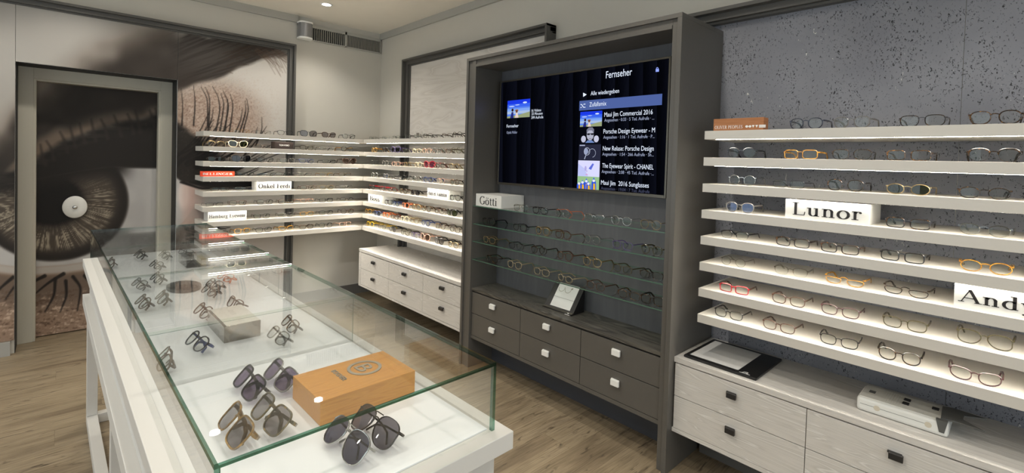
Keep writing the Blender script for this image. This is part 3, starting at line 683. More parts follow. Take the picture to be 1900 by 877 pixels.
E_W = emis('screen_white', (.78, .86, 1, 1), 1.05); E_D = emis('screen_dim_text', (.60, .68, .95, 1), .60); E_F = emis('screen_faded_text', (.3, .34, .6, 1), .22)
E_BAR = emis('screen_highlight', rgb(78,98,158), 1.0)
def ee(c, s=1.0): 
    k = 'screen_%d_%d_%d' % c
    return bpy.data.materials.get(k) or emis(k, rgb(*c), s)
SX = SCRX-.0006
def tpx(u, w_): p = at_x(u, w_, SX); return p[1], p[2]
def line(s, a, b_, cap, mat):
    y0, z0 = tpx(*a); y1, z1 = tpx(*b_); mb = MB()
    ru = (0, -1, (z1-z0)/abs(y1-y0)*0); put_sans(mb, s, (SX, y0, (z0+z1)/2), ru, UPZ, NX, y0-y1, cap)
    part('screen_text', mb, mat, scr)
CAPM = .0265
line('Fernseher', (1124.2,145.5), (1172.6,139), .041, E_W)
line('Alle wiedergeben', (1095.9,177), (1148.6,171.9), .025, E_W)
y0, z1 = tpx(1075.2, 187.5); y1, z0 = tpx(1228, 194.5)
part('highlight_bar', MB().box(SX+.0002, SX+.0004, y1, y0, z0, tpx(1228, 173.8)[1]), E_BAR, scr)
line('Zufallsmix', (1093.5,197.7), (1125,195.5), .026, E_W)
rows = [('Maui Jim Commercial 2016', (1121.2,216.6), (1210.9,211.8), 'Angesehen \u00b7 0:33 \u00b7 5 Tsd. Aufrufe \u00b7 ...', (1121.2,225.7), (1213.8,221.7)),
        ('Porsche Design Eyewear - M', (1119.6,247.9), (1215.2,245.2), 'Angesehen \u00b7 1:16 \u00b7 1 Tsd. Aufrufe \u00b7 P...', (1119.4,257.5), (1214.4,255.5)),
        ('New Relase: Porsche Design', (1118.3,279.2), (1212.8,279.5), 'Angesehen \u00b7 1:54 \u00b7 266 Aufrufe \u00b7 Sh...', (1117.5,288.8), (1212.8,289.4)),
        ('The Eyewear Spirit - CHANEL', (1117.2,311.1), (1212.5,314.3), 'Angesehen \u00b7 2:08 \u00b7 45 Tsd. Aufrufe \u00b7...', (1116.2,321), (1212.8,324.5)),
        ('Maui Jim  2016 Sunglasses', (1115,342.6), (1203.7,347.8), 'Angesehen \u00b7 19:04 \u00b7 7 Tsd. Aufrufe', (1115,352), (1205,357.7))]
for i, (a, p, q_, c, r_, s_) in enumerate(rows):
    line(a, p, q_, CAPM, E_W); line(c, r_, s_, .018, E_F if i == 4 else E_D)
line('16 Videos', (986.2,207.3), (1003.9,206.5), .018, E_W); line('33 Minuten', (986.2,213.5), (1006.6,212.5), .018, E_W); line('399 Aufrufe', (985.7,220.4), (1007.9,219.4), .018, E_W)
line('Fernseher', (940,236.8), (962,235.6), .022, E_W); line('Optik M\u00fcller', (940,248.3), (959.8,247.2), .018, E_D)
def shp(pts, mat, name='icon', dx=0.0):
    poly = [tpx(*p) for p in pts]
    part(name, MB().add([(SX-dx, y, z) for y, z in poly], [tuple(range(len(poly)))]), mat, scr)
shp([(1082,171.9), (1088.7,175.2), (1082,179.8)], E_W)
shp([(1216.6,128.2), (1222.6,127.6), (1222.6,132.8), (1216.6,133.4)], ee((150,170,255)))
shp([(1217.6,128.2), (1217.6,126), (1219.6,124.4), (1221.6,125.8), (1221.6,127.8), (1220.6,127.8), (1220.6,126.4), (1219.6,125.7), (1218.6,126.6), (1218.6,128.1)], ee((150,170,255)))
for zz in (0, 1):
    a = 193.2+zz*5.6; b_ = 198.4-zz*5.8
    shp([(1077, a), (1079.5, a-.2), (1083, b_), (1086.2, b_-.2), (1086.2, b_+1.1), (1082.4, b_+1.3), (1078.9, a+1.1), (1077, a+1.2)], E_W)
def thumb(y0, z0, y1, z1, items, base):
    """picture on the screen: y0 left, y1 right; items in 0..1 picture coordinates"""
    f = lambda a, b_: (y0+(y1-y0)*a, z0+(z1-z0)*b_)
    t_ = part('thumbnail', MB().add([(SX+.0001, *f(0,0)), (SX+.0001, *f(1,0)), (SX+.0001, *f(1,1)), (SX+.0001, *f(0,1))], [(0,1,2,3)]), base, scr)
    by = {}
    for k, (poly, c) in enumerate(items):
        by.setdefault(c, MB()).add([(SX-.00004*(k+1), *f(*p)) for p in poly], [tuple(range(len(poly)))])
    for c, mb_ in by.items(): part('thumbnail_shape', mb_, ee(c), scr)
def el(cx, cy, rx, ry, n=14): return [(cx+rx*math.cos(2*math.pi*i/n), cy+ry*math.sin(2*math.pi*i/n)) for i in range(n)]
def rc(a, b_, c, d): return [(a, b_), (c, b_), (c, d), (a, d)]
beach = [(rc(0, .78, 1, 1), (28,58,226)), (rc(0, .6, 1, .78), (58,100,236)), (rc(0, .38, 1, .52), (128,166,240)), (rc(0, .22, 1, .38), (168,190,224)), ([(0,0),(1,0),(1,.3),(.5,.16),(0,.1)], (150,160,120)),
         (el(.78,.82,.09,.05), (210,226,250)), (el(.2,.66,.13,.03), (200,216,250)), (el(.45,.72,.1,.025), (190,208,250)), ([(.14,.0),(.2,.34),(.28,.34),(.3,.0)], (40,44,120)), (el(.24,.45,.05,.09), (44,30,30)),
         ([(.36,0),(.4,.3),(.47,.3),(.52,0)], (226,206,196)), (el(.43,.42,.08,.05), (150,104,70)), (el(.43,.36,.05,.08), (110,70,54))]
def tq(a, b_): return tpx(*a)+tpx(*b_)
y0, z1 = tpx(941.9, 187); y1, z0 = tpx(982.8, 216.8); thumb(y0, z0, y1, (z1+tpx(983.3, 183)[1])/2, beach, ee((88,130,236)))
y0, z0 = tpx(1076, 235.4); y1, z1 = tpx(1117.5, 205); thumb(y0, z0, y1, z1, beach, ee((88,130,236)))
y0, z0 = tpx(1075, 265); y1, z1 = tpx(1114.3, 235.4)
thumb(y0, z0, y1, z1, [([(.05,.0),(.3,.1),(.7,.1),(.95,.0)], (40,42,60)), (el(.52,.5,.17,.34), (176,178,196)), ([(.35,.6),(.34,.85),(.45,1),(.62,1),(.7,.85),(.69,.62),(.62,.8),(.42,.8)], (120,122,140)), (el(.44,.56,.08,.06), (26,26,34)), (el(.62,.56,.08,.06), (26,26,34)), (rc(.4,.58,.66,.61), (26,26,34)), (el(.2,.25,.12,.22), (190,192,214)), (el(.82,.25,.12,.22), (196,198,220)), (rc(.46,.25,.6,.28), (110,100,110)), ([(.3,0),(.4,.16),(.62,.16),(.74,0)], (110,136,190))], ee((8,9,16)))
y0, z0 = tpx(1073.6, 296.3); y1, z1 = tpx(1115, 267.5)
def ringp(cx, cy, rx, ry, t_=.1, a0=0, a1=360): o_ = arc(cx, cy, rx, ry, a0, a1, 20); return o_+[(cx+(x-cx)*(1-t_), cy+(y_-cy)*(1-t_)) for x, y_ in o_[::-1]]
thumb(y0, z0, y1, z1, [(el(.34,.55,.1,.2), (150,160,190)), (ringp(.38,.55,.14,.25), (200,208,230)), (ringp(.62,.45,.16,.28,.08,-80,200), (190,198,222)), ([(.26,.05),(.32,.3),(.35,.3),(.29,.05)], (190,200,226)), (rc(.03,.9,.28,.97), (170,178,205))], ee((40,42,60)))
y0, z0 = tpx(1072, 326.3); y1, z1 = tpx(1113, 298.2)
thumb(y0, z0, y1, z1, [([(.0,.0),(.5,.0),(.3,.5),(.0,.8)], (190,196,244)), ([(.5,.5),(.62,.42),(.74,.78),(.68,.84)], (96,110,214)), (el(.36,.5,.05,.16), (176,170,226)), (el(.42,.12,.06,.03), (214,150,200)), (el(.42,.34,.03,.025), (150,120,200))], ee((216,216,252)))
y0, z0 = tpx(1071, 349.6); y1, z1 = tpx(1112, 328)
par = []
for xx, hh in ((.08,.55), (.24,.7), (.42,.85), (.52,.6), (.76,.95)): par += [([(xx-.1,0),(xx-.1,hh*.6),(xx,hh),(xx+.1,hh*.6),(xx+.12,0)], (44,84,210)), (el(xx,hh*.72,.06,.1), (226,230,240)), ([(xx-.02,0),(xx-.02,hh*.5),(xx+.06,hh*.5),(xx+.08,0)], (232,176,40))]
thumb(y0, z0, y1, z1, par, ee((150,190,140)))

# ================================================================== GLASSES
def outline(sh, w_, h_, n=28):
    pts = []
    for i in range(n):
        a = 2*math.pi*i/n; c, s_ = math.cos(a), math.sin(a)
        p = {'round': 2.0, 'oval': 2.1, 'rect': 4.2, 'soft': 3.0, 'panto': 2.4, 'cat': 2.6, 'aviator': 2.5, 'moon': 2.4, 'square': 3.6, 'butterfly': 2.6}[sh]
        x = math.copysign(abs(c)**(2/p), c)*w_/2; z = math.copysign(abs(s_)**(2/p), s_)*h_/2
        t = z/(h_/2)
        if sh in ('panto', 'soft'): x *= 1+.07*t
        if sh == 'square': x *= 1+.05*t
        if sh == 'cat': x *= 1+.06*t; z += max(0, x)/(w_/2)*h_*.10
        if sh == 'butterfly': x *= 1+.05*t; z += x/(w_/2)*h_*.06
        if sh == 'aviator': x += -.10*w_*min(0, t)**2*0-.09*w_*t*-1*.0; x = x*(1+.12*t)+(.10*w_*(-t) if t < 0 else 0)
        if sh == 'moon' and z > 0: z *= .25
        pts.append((x, z))
    return pts     # x>0 is the temple side
_gm = {}
def glasses_meshes(sh, w_, h_, br, t, style, folded):
    """frame front, lens (left/right), temple (left/right) meshes; wearer axis x, temples towards +y, standing on z=0"""
    key = (sh, w_, h_, br, t, style, folded)
    if key in _gm: return _gm[key]
    cx = br/2+w_/2+t*.6; zc = h_/2+t; hw = cx+w_/2+t+.003
    wrap = lambda x: 1.5*x*x
    ol = outline(sh, w_, h_); n = len(ol); dpt = .0034 if style != 'wire' else .0016
    fr = MB()
    for sgn in (-1, 1):
        ring = []
        for i in range(n):
            a, b_ = ol[i-1], ol[(i+1) % n]; dx, dz = b_[0]-a[0], b_[1]-a[1]; l = math.hypot(dx, dz); nx_, nz_ = dz/l, -dx/l
            if nx_*ol[i][0]+nz_*ol[i][1] < 0: nx_, nz_ = -nx_, -nz_
            if style == 'half' and ol[i][1] < -.15*h_: tt = .0006
            elif style == 'club' and ol[i][1] > .12*h_: tt = t*1.5
            elif style == 'club': tt = .0011
            else: tt = t
            X = sgn*(cx+ol[i][0]); ring.append(((X, wrap(X), zc+ol[i][1]), (sgn*nx_*tt, 0, nz_*tt), (0, dpt if tt > .0011 else .0014, 0)))
        fr.sweep(ring, [(-.15, -.5), (.55, -.6), (1, -.25), (1, .25), (.55, .6), (-.15, .5)], closed=True)
    zb = zc+h_*.20; b0 = br/2+t*.4; bt_ = max(.0013, t*.55)
    pts = []
    for i in range(7):
        f = -1+i/3; x = f*(b0+.002); pts.append(((x, wrap(b0)-.001, zb+.0045*(1-f*f)), (0, 0, bt_), (0, dpt*.5, 0)))
    fr.sweep(pts, [(-1, -1), (1, -1), (1, 1), (-1, 1)])
    if style in ('double',):
        zz = zc+h_*.44; fr.box(-b0-.004, b0+.004, wrap(b0)-.002, wrap(b0)+.0008, zz-.0011, zz+.0011)
    ht = zc+h_*.27
    for sgn in (-1, 1):
        x0 = sgn*(cx+w_*.46); x1 = sgn*hw
        fr.box(x0, x1, wrap(hw)-.0015, wrap(hw)+.003, ht-max(.0016, t*.8), ht+max(.0016, t*.8))
        if style == 'wire' or style == 'half':
            xp = sgn*b0*.9; fr.add([(xp, .001, zc+.002), (xp+sgn*.002, .006, zc), (xp+sgn*.002, .006, zc-.008), (xp, .002, zc-.007)], [(0,1,2,3)])
    lens = []
    for sgn in (-1, 1):
        mb = MB(); mb.add([(sgn*cx, wrap(cx)-.0012, zc)]+[(sgn*(cx+x), wrap(cx+x)-.0002, zc+z) for x, z in ol], [(0, i+1, (i+1) % n+1) for i in range(n)])
        lens.append(mb.mesh('lens', smooth=True))
    tem = []
    tw_ = max(.0011, min(.0022, t*.7)); th_ = .0014 if style == 'wire' else max(.0019, min(.0035, t*1.05))
    for sgn in (-1, 1):
        mb = MB(); y0 = wrap(hw)+.003
        if not folded:
            path = [(sgn*(hw-.001), y0, ht), (sgn*(hw+.001), y0+.05, ht), (sgn*(hw-.001), y0+.088, ht-.002), (sgn*(hw-.004), y0+.104, ht-.008), (sgn*(hw-.007), y0+.120, max(.008, ht-.024)), (sgn*(hw-.009), y0+.130, max(.0032, ht-.036))]
            pp = []
            for i, p in enumerate(path):
                a = path[max(0, i-1)]; b_ = path[min(len(path)-1, i+1)]; d_ = Vector(b_)-Vector(a); d_.normalize()
                side = Vector((1, 0, 0)); up = d_.cross(side); up.normalize(); k = 1.0 if i < 3 else 1.15
                pp.append((p, tuple(side*tw_), tuple(up*th_*k)))
        else:
            yb = .012+(.005 if sgn > 0 else 0)
            path = [(sgn*(hw-.001), y0, ht), (sgn*(hw-.001), y0+yb*.5, ht), (sgn*(hw-.008), y0+yb, ht-.001), (sgn*(hw-.07), y0+yb-.001, ht-.004), (sgn*(hw-.100), y0+yb, ht-.012), (-sgn*(hw*.55), y0+yb+.001, max(.006, ht-.030))]
            pp = []
            for i, p in enumerate(path):
                a = path[max(0, i-1)]; b_ = path[min(len(path)-1, i+1)]; d_ = Vector(b_)-Vector(a); d_.normalize()
                side = Vector((0, 0, 1)).cross(d_); side.normalize(); up = d_.cross(side); up.normalize()
                pp.append((p, tuple(side*tw_), tuple(up*th_)))
        mb.sweep(pp, [(-1, -1), (1, -1), (1, 1), (-1, 1)]); tem.append(mb.mesh('temple', smooth=False))
    f = fr.mesh('frame_front', smooth=False)
    for m_ in [f]+lens+tem: m_.materials.append(None)
    _gm[key] = (f, lens, tem, hw*2, zc*2); return _gm[key]
SHAPES = {  # name: outline, lens w, h, bridge, rim, style, word
 'panto': ('panto', .048, .041, .019, .0032, 'full', 'rounded'), 'rect': ('rect', .052, .033, .017, .0030, 'full', 'rectangular'), 'soft': ('soft', .052, .037, .017, .0026, 'full', 'softly squared'),
 'oval': ('oval', .050, .035, .020, .0026, 'full', 'oval'), 'round': ('round', .047, .044, .020, .0015, 'wire', 'round wire'), 'cat': ('cat', .052, .038, .017, .0030, 'full', 'cat-eye'),
 'half': ('soft', .051, .034, .018, .0024, 'half', 'half-rim'), 'club': ('panto', .049, .040, .019, .0034, 'club', 'browline'), 'moon': ('moon', .052, .036, .020, .0024, 'full', 'half-moon reading'),
 'square': ('square', .053, .041, .017, .0034, 'full', 'square'), 'big': ('butterfly', .060, .051, .016, .0040, 'full', 'oversized'), 'avi': ('aviator', .063, .055, .014, .0015, 'double', 'pilot'), 'sung': ('square', .060, .051, .018, .0034, 'full', 'large'),
 'aviopt': ('aviator', .056, .045, .016, .0026, 'full', 'pilot-shaped'), 'thin': ('rect', .052, .030, .018, .0013, 'wire', 'thin-rimmed'), 'small': ('round', .041, .036, .022, .0018, 'full', 'small round'), 'wayf': ('butterfly', .055, .045, .018, .0045, 'full', 'thick-rimmed'),
}
FM = {'black': plain('frame_black', rgb(24,23,24), .16, coat=.4), 'grey': plain('frame_grey', rgb(112,108,104), .2, coat=.3), 'clear': sheet('frame_crystal', (.74, .73, .68, 1), .09, .05), 'brown': plain('frame_brown', rgb(80,55,43), .2, coat=.3),
 'tort': tortoise('frame_tortoise', rgb(32,24,19), rgb(74,50,28), rgb(156,110,52)), 'dark tort': tortoise('frame_dark_tortoise', rgb(20,17,15), rgb(38,27,21), rgb(118,80,38)), 'amber': tortoise('frame_amber', rgb(146,100,32), rgb(184,134,46), rgb(212,168,78), 60), 'gold': plain('frame_gold', rgb(168,146,106), .28, metal=.85), 'silver': plain('frame_silver', rgb(176,176,172), .2, metal=.9),
 'red': plain('frame_red', rgb(176,34,44), .2, coat=.3), 'blue': plain('frame_blue', rgb(44,60,112), .2, coat=.3), 'navy': plain('frame_navy', rgb(30,34,54), .18, coat=.4), 'violet': plain('frame_violet', rgb(88,76,120), .2, coat=.3), 'taupe': plain('frame_taupe', rgb(120,104,86), .2, coat=.3), 'beige': plain('frame_beige', rgb(150,136,110), .22, coat=.4), 'olive': plain('frame_olive', rgb(72,66,46), .2, coat=.3), 'pink': plain('frame_rose', rgb(198,156,138), .2, coat=.3), 'cream': plain('frame_cream', rgb(222,208,176), .25, coat=.3), 'yellow': plain('frame_yellow', rgb(214,176,40), .25, coat=.3), 'orange': plain('frame_orange', rgb(216,104,40), .25, coat=.3), 'khaki': tortoise('frame_khaki', rgb(104,78,38), rgb(138,106,54), rgb(168,132,70), 60), 'moss': tortoise('frame_moss', rgb(66,60,44), rgb(92,82,52), rgb(160,124,48), 110), 'plum': plain('frame_plum', rgb(80,54,55), .2, coat=.3)}
CW = {'tort': 'tortoiseshell', 'dark tort': 'dark tortoiseshell', 'pink': 'rose', 'clear': 'crystal'}
LENS = sheet('clear_lens', (.94, .955, .94, 1), .026, gcol=(.85, 1, .93, 1)); LBLUE = sheet('blue_coated_lens', (.62, .68, .86, 1), .10, gcol=(.5, .65, 1, 1))
SUN = {'grey': sheet('grey_sun_lens', (.16, .15, .18, 1), .05), 'green': sheet('green_sun_lens', (.13, .17, .07, 1), .05), 'dark': sheet('dark_sun_lens', (.05, .05, .055, 1), .05), 'brown': sheet('brown_sun_lens', (.24, .15, .10, 1), .05), 'violet': sheet('violet_sun_lens', (.25, .19, .29, 1), .05), 'rose': sheet('rose_sun_lens', (.4, .12, .24, 1), .05), 'smoke': sheet('smoke_gradient_lens', (.34, .32, .33, 1), .05), 'navy': sheet('navy_sun_lens', (.10, .10, .15, 1), .08)}
def glasses(loc, rz, col, shape, label, group, sun=None, folded=False, tilt=0.0, temple=None, lens=None):
    sh, w_, h_, br, t, style, word = SHAPES[shape]
    t *= .95; f, ln, tm, W, Ht = glasses_meshes(sh, w_, h_, br, t, style, folded)
    r = bpy.data.objects.new('sunglasses' if sun else 'eyeglasses', None); COL.objects.link(r); r.empty_display_size = .03
    tag(r, label, 'sunglasses' if sun else 'eyeglasses', group)
    loc = list(loc)
    if tilt:      # loc is where the middle of the front should be: lean back about the lower rim
        dy = Ht/2*math.sin(R(tilt)); loc[0] -= -math.sin(rz)*dy; loc[1] -= math.cos(rz)*dy
        th = R(-tilt); lo = 1e9
        for me in [f]+ln+tm:
            for v_ in me.vertices: lo = min(lo, v_.co.y*math.sin(th)+v_.co.z*math.cos(th))
        loc[2] -= lo
    r.location = loc; r.rotation_euler = (R(-tilt), 0, rz)
    def put(name, me, mat):
        o = bpy.data.objects.new(name, me); COL.objects.link(o); o.parent = r
        o.material_slots[0].link = 'OBJECT'; o.material_slots[0].material = mat
    lm = SUN[sun] if sun else (lens or LENS)
    put('frame_front', f, FM[col])
    for m_ in ln: put('lens', m_, lm)
    for m_ in tm: put('temple', m_, FM[temple or col])
    return r
ORD = ['first', 'second', 'third', 'fourth', 'fifth', 'sixth', 'seventh', 'eighth', 'ninth', 'tenth']
def glabel(col, shape, k, shelf, rack, sun): return '%s %s %s, %s from left, %s%s' % (CW.get(col, col), SHAPES[shape][6], 'sunglasses' if sun else 'eyeglasses', ORD[k], shelf, rack)
SHN = ['top shelf', 'second shelf', 'third shelf', 'fourth shelf', 'fifth shelf', 'sixth shelf', 'seventh shelf', 'bottom shelf']

# ================================================================== LIT SHELVES
SZ = [1.6689-.12556*i for i in range(8)]; STH = .040; SD = .353
def lit_shelf(label, x0, x1, y0, y1, z, front, group, s0=.03, s1=.03, notch=None, lit=True):
    t = thing('lit_shelf', label, 'shelf', ((x0+x1)/2, (y0+y1)/2, z-STH), group=group)
    if notch:
        a, b_ = notch
        poly = [(x0, y0), (x1, y0), (x1, y1), (b_, y1), (b_, -.093), (a, -.093), (a, y1), (x0, y1)] if front == 'y' else [(x0, y0), (x1, y0), (x1, a), (-.106, a), (-.106, b_), (x1, b_), (x1, y1), (x0, y1)]
    else: poly = [(x0, y0), (x1, y0), (x1, y1), (x0, y1)]
    part('board', MB().prism(poly, lambda u, v, d: (u, v, z-STH+d), STH), LAMI, t, bevel=.001)
    zb = z-STH
    if front == 'x': mb = MB().box(x0+.010, x0+.024, y0+s0, y1-s1, zb-.0005, zb-.0001)
    else: mb = MB().box(x0+s0, x1-s1, y0+.010, y0+.024, zb-.0005, zb-.0001)
    if lit: part('light_strip', mb, LED, t)
RY = at_x(1307.6, 242.3, -SD)[1]
for i, z in enumerate(SZ):
    lit_shelf('long white lit shelf on the mural side of the corner, %s' % SHN[i].replace(' shelf', ' one'), -1.7385, -.001, -SD, -.031, z, 'y', 'corner shelves on the mural side', .05, SD+.045, (-1.001, -.932), i < 7)
    lit_shelf('white lit corner shelf beside the television cabinet, %s' % SHN[i].replace(' shelf', ' one'), -SD, -.031, UL+.001, -SD-.0012, z, 'x', 'corner shelves beside the television cabinet', .01, .045, (-.697, -.628), i < 7)
    lit_shelf('long white lit shelf on the grey cork wall, %s' % SHN[i].replace(' shelf', ' one'), -SD, -.0045, -6.4, RY, z, 'x', 'shelves on the cork wall', .03, .05, None, i < 7)

def gl_right(i, lst):
    k = 0
    for px, col, shape, *ex in lst:
        opt = ex[0] if ex else {}
        xf = -.312+random.uniform(-.008, .008); y_ = at_x(px, 480, xf)[1]
        p = at_x(px, 400, xf); 
        # refine for the image roll: use the height of this shelf
        for _ in range(3):
            vv = art(np.array([xf, y_, SZ[i]+.02]))[1]; y_ = at_x(px, vv, xf)[1]
        glasses((xf, y_, SZ[i]+.0003), R(-90+random.uniform(-5, 5)), col, shape, glabel(col, shape, k, SHN[i], ', cork wall', opt.get('sun')), 'eyewear on the cork wall', **opt); k += 1
gl_right(0, [(1495,'navy','panto'), (1579.5,'grey','panto'), (1710.5,'dark tort','soft'), (1846,'tort','panto')])
gl_right(1, [(1375,'black','club',{'temple':'black'}), (1484.6,'amber','rect'), (1579.5,'dark tort','soft'), (1685,'tort','rect'), (1844,'dark tort','club')])
gl_right(2, [(1376,'silver','round'), (1462,'black','thin'), (1567.7,'dark tort','panto'), (1683.8,'gold','oval',{'sun':'green'}), (1826,'dark tort','oval')])
gl_right(3, [(1372,'grey','panto',{'lens':LBLUE}), (1683.8,'dark tort','rect'), (1826,'clear','oval')])
gl_right(4, [(1362,'black','half'), (1469.8,'dark tort','rect'), (1557.3,'dark tort','rect',{'temple':'brown'}), (1673.4,'black','rect',{'temple':'dark tort'}), (1829,'amber','oval')])
gl_right(5, [(1360,'clear','small'), (1466.8,'clear','half'), (1566,'amber','moon'), (1680,'dark tort','moon')])
gl_right(6, [(1361,'red','rect',{'temple':'brown'}), (1462,'brown','soft'), (1558,'plum','soft'), (1678,'olive','soft'), (1826,'olive','aviopt')])
gl_right(7, [(1351,'black','soft'), (1444,'brown','soft'), (1556,'black','soft'), (1668,'dark tort','panto'), (1809,'plum','cat')])

def gl_back(i, lst):
    for k, (px, col, shape, *ex) in enumerate(lst):
        opt = ex[0] if ex else {}
        yf = -.295+random.uniform(-.01, .01); x_ = at_y(px, 340, yf)[0]
        glasses((x_, yf, SZ[i]+.0003), R(random.uniform(-9, 9)), col, shape, glabel(col, shape, k, SHN[i], ', mural-side corner rack', opt.get('sun')), 'eyewear on the mural-side corner rack', **opt)
gl_back(0, [(403,'black','round'), (446,'amber','thin'), (487,'black','thin'), (527.5,'black','cat'), (570.7,'black','big',{'sun':'smoke'}), (608.7,'brown','wayf',{'sun':'smoke'}), (645.5,'black','panto')])
gl_back(1, [(400,'gold','club'), (441,'cream','big',{'sun':'green'}), (486,'brown','thin'), (568,'dark tort','soft'), (604.8,'grey','rect'), (642.8,'black','panto',{'temple':'amber'})])
gl_back(2, [(401.6,'dark tort','soft'), (447.5,'black','big',{'sun':'dark'}), (492,'black','cat'), (532.7,'grey','soft'), (568,'blue','soft'), (610,'black','rect'), (648,'brown','big',{'sun':'brown'})])
gl_back(3, [(456,'black','half'), (492,'silver','thin'), (525,'black','half'), (565.5,'grey','half'), (604.8,'gold','half',{'temple':'amber'}), (640,'tort','half')])
gl_back(4, [(408,'dark tort','thin',{'temple':'brown'}), (452.7,'silver','thin',{'temple':'blue'}), (570.7,'brown','rect'), (606,'gold','soft'), (642.8,'grey','half')])
gl_back(5, [(399,'black','thin'), (442,'brown','soft'), (492,'black','soft'), (531.4,'tort','rect'), (570.7,'pink','oval'), (606,'black','rect'), (644,'dark tort','half')])
gl_back(6, [(486.8,'black','soft'), (531,'grey','soft'), (570.7,'amber','soft',{'temple':'grey'}), (606,'black','soft'), (645.5,'brown','panto')])
gl_back(7, [(409,'black','thin'), (451,'amber','panto'), (490.8,'black','soft'), (532.7,'amber','cat'), (570.7,'tort','soft'), (606,'black','panto'), (642.8,'pink','soft')])

def gl_corner(i, lst):
    for k, (zx, col, shape, *ex) in enumerate(lst):
        opt = ex[0] if ex else {}
        px = 640+zx/3.375; xf = -.300+random.uniform(-.008, .008); y_ = at_x(px, 300, xf)[1]
        glasses((xf, y_, SZ[i]+.0003), R(-90+random.uniform(-7, 7)), col, shape, glabel(col, shape, k, SHN[i], ', corner rack beside television', opt.get('sun')), 'eyewear on the corner rack beside the television', **opt)
gl_corner(0, [(168,'grey','thin'), (250,'silver','thin'), (315,'black','thin'), (385,'black','rect'), (448,'silver','half'), (512,'dark tort','soft'), (568,'black','thin'), (634,'brown','half'), (696,'dark tort','panto')])
gl_corner(1, [(180,'amber','panto'), (247,'black','panto',{'sun':'grey'}), (312,'violet','big',{'sun':'dark'}), (382,'clear','soft'), (446,'cream','oval'), (508,'pink','soft'), (572,'grey','panto'), (630,'brown','soft'), (692,'olive','panto')])
gl_corner(2, [(180,'clear','round'), (250,'grey','panto'), (318,'pink','soft'), (390,'gold','soft'), (457,'cream','panto'), (526,'red','big',{'sun':'rose'}), (596,'brown','panto'), (682,'gold','panto')])
gl_corner(3, [(184,'silver','panto'), (255,'grey','panto',{'lens':LBLUE}), (380,'black','panto'), (450,'silver','panto'), (523,'blue','panto'), (600,'pink','round'), (688,'tort','panto')])
gl_corner(4, [(167,'black','panto',{'temple':'red'}), (237,'plum','panto',{'temple':'red'}), (300,'clear','soft'), (368,'tort','panto'), (443,'black','panto',{'sun':'grey'}), (694,'black','panto')])
gl_corner(5, [(275,'black','square'), (322,'blue','soft'), (384,'orange','panto',{'sun':'dark'}), (452,'gold','panto'), (516,'tort','panto'), (597,'brown','soft'), (676,'black','wayf',{'sun':'green'})])
gl_corner(6, [(152,'amber','panto'), (207,'blue','panto',{'sun':'dark'}), (262,'orange','panto'), (318,'brown','soft'), (382,'cream','panto'), (442,'gold','soft'), (513,'blue','panto',{'temple':'blue'}), (606,'tort','panto'), (697,'dark tort','soft')])
gl_corner(7, [(165,'yellow','panto'), (240,'clear','panto',{'temple':'yellow'}), (306,'black','panto',{'sun':'smoke'}), (386,'olive','panto'), (445,'violet','soft'), (511,'pink','big',{'sun':'brown'}), (600,'black','wayf',{'sun':'smoke'}), (690,'gold','panto',{'temple':'dark tort'})])

# ------------------------------------------------------------------ signs on the shelves
def block_sign(label, x0, x1, y0, y1, z0, z1, face, words, mat=SIGN, ink=INK, font='serif', margin=.06, cap=.55, base=.24, cat='sign'):
    t = thing('name_sign', label, cat, ((x0+x1)/2, (y0+y1)/2, z0), group='brand name signs on the shelves')
    bl = part('block', MB().box(x0, x1, y0, y1, z0+.0002, z1), mat, t, bevel=.0008)
    h = z1-z0
    if face == 'x': wd = y1-y0; org = (x0-.0002, y1-margin*wd, z0+h*base); ru = (0, -1, 0); nr = NX
    else: wd = x1-x0; org = (x0+margin*wd, y0-.0002, z0+h*base); ru = (1, 0, 0); nr = NY
    mb = MB(); W = wd*(1-2*margin)
    if font == 'serif': put_serif(mb, words, org, ru, UPZ, nr, W, h*cap, bold=1.0 if face == 'x' and x0 < -.32 else 1.4)
    else: put_sans(mb, words, org, ru, UPZ, nr, W, h*cap, .0006)
    part('lettering', mb, ink, t)
    return t
FY = -.318
def bx_(a, b_): return at_y(a, 340, FY)[0], at_y(b_, 340, FY)[0]
a, b_ = bx_(509.1, 543); block_sign('dark brown sign reading TOM FORD on the mural-side corner rack', a, b_, FY, -.20, SZ[1], SZ[1]+.064, 'y', 'TOM FORD', BROWNS, WTXT, 'sans', .22, .22, .42)
a, b_ = bx_(371.5, 435); block_sign('orange red sign reading BELLINGER on the mural-side corner rack', a, b_, FY, FY+.02, SZ[3], SZ[3]+.043, 'y', 'BELLINGER', REDS, WTXT, 'serif', .06, .42, .3)
a, b_ = bx_(476.5, 541); block_sign('white block sign reading Onkel Ferdi on the mural-side corner rack', a, b_, FY, -.16, SZ[4], SZ[4]+.079, 'y', 'Onkel Ferdi', margin=.045, cap=.5, base=.26)
a, b_ = bx_(386.5, 458.5); block_sign('white block sign reading Hamburg Eyewear on the mural-side corner rack', a, b_, FY, -.16, SZ[6], SZ[6]+.079, 'y', 'Hamburg Eyewear', margin=.03, cap=.38, base=.34)
ya, yb = at_x(683, 366, -.318)[1], at_x(707.6, 366, -.318)[1]; block_sign('white block sign reading Boss on the corner rack beside the television', -.318, -.16, yb, ya, SZ[5], SZ[5]+.079, 'x', 'Boss', margin=.13, cap=.55, base=.22)
ya, yb = at_x(793, 356, -.318)[1], at_x(831, 356, -.318)[1]; block_sign('white block sign reading Ann et Valentin on the corner rack beside the television', -.318, -.16, yb, ya, SZ[4], SZ[4]+.079, 'x', 'Ann et Valentin', margin=.04, cap=.42, base=.3)
ya, yb = at_x(732, 325, -.318)[1], at_x(745.5, 325, -.318)[1]
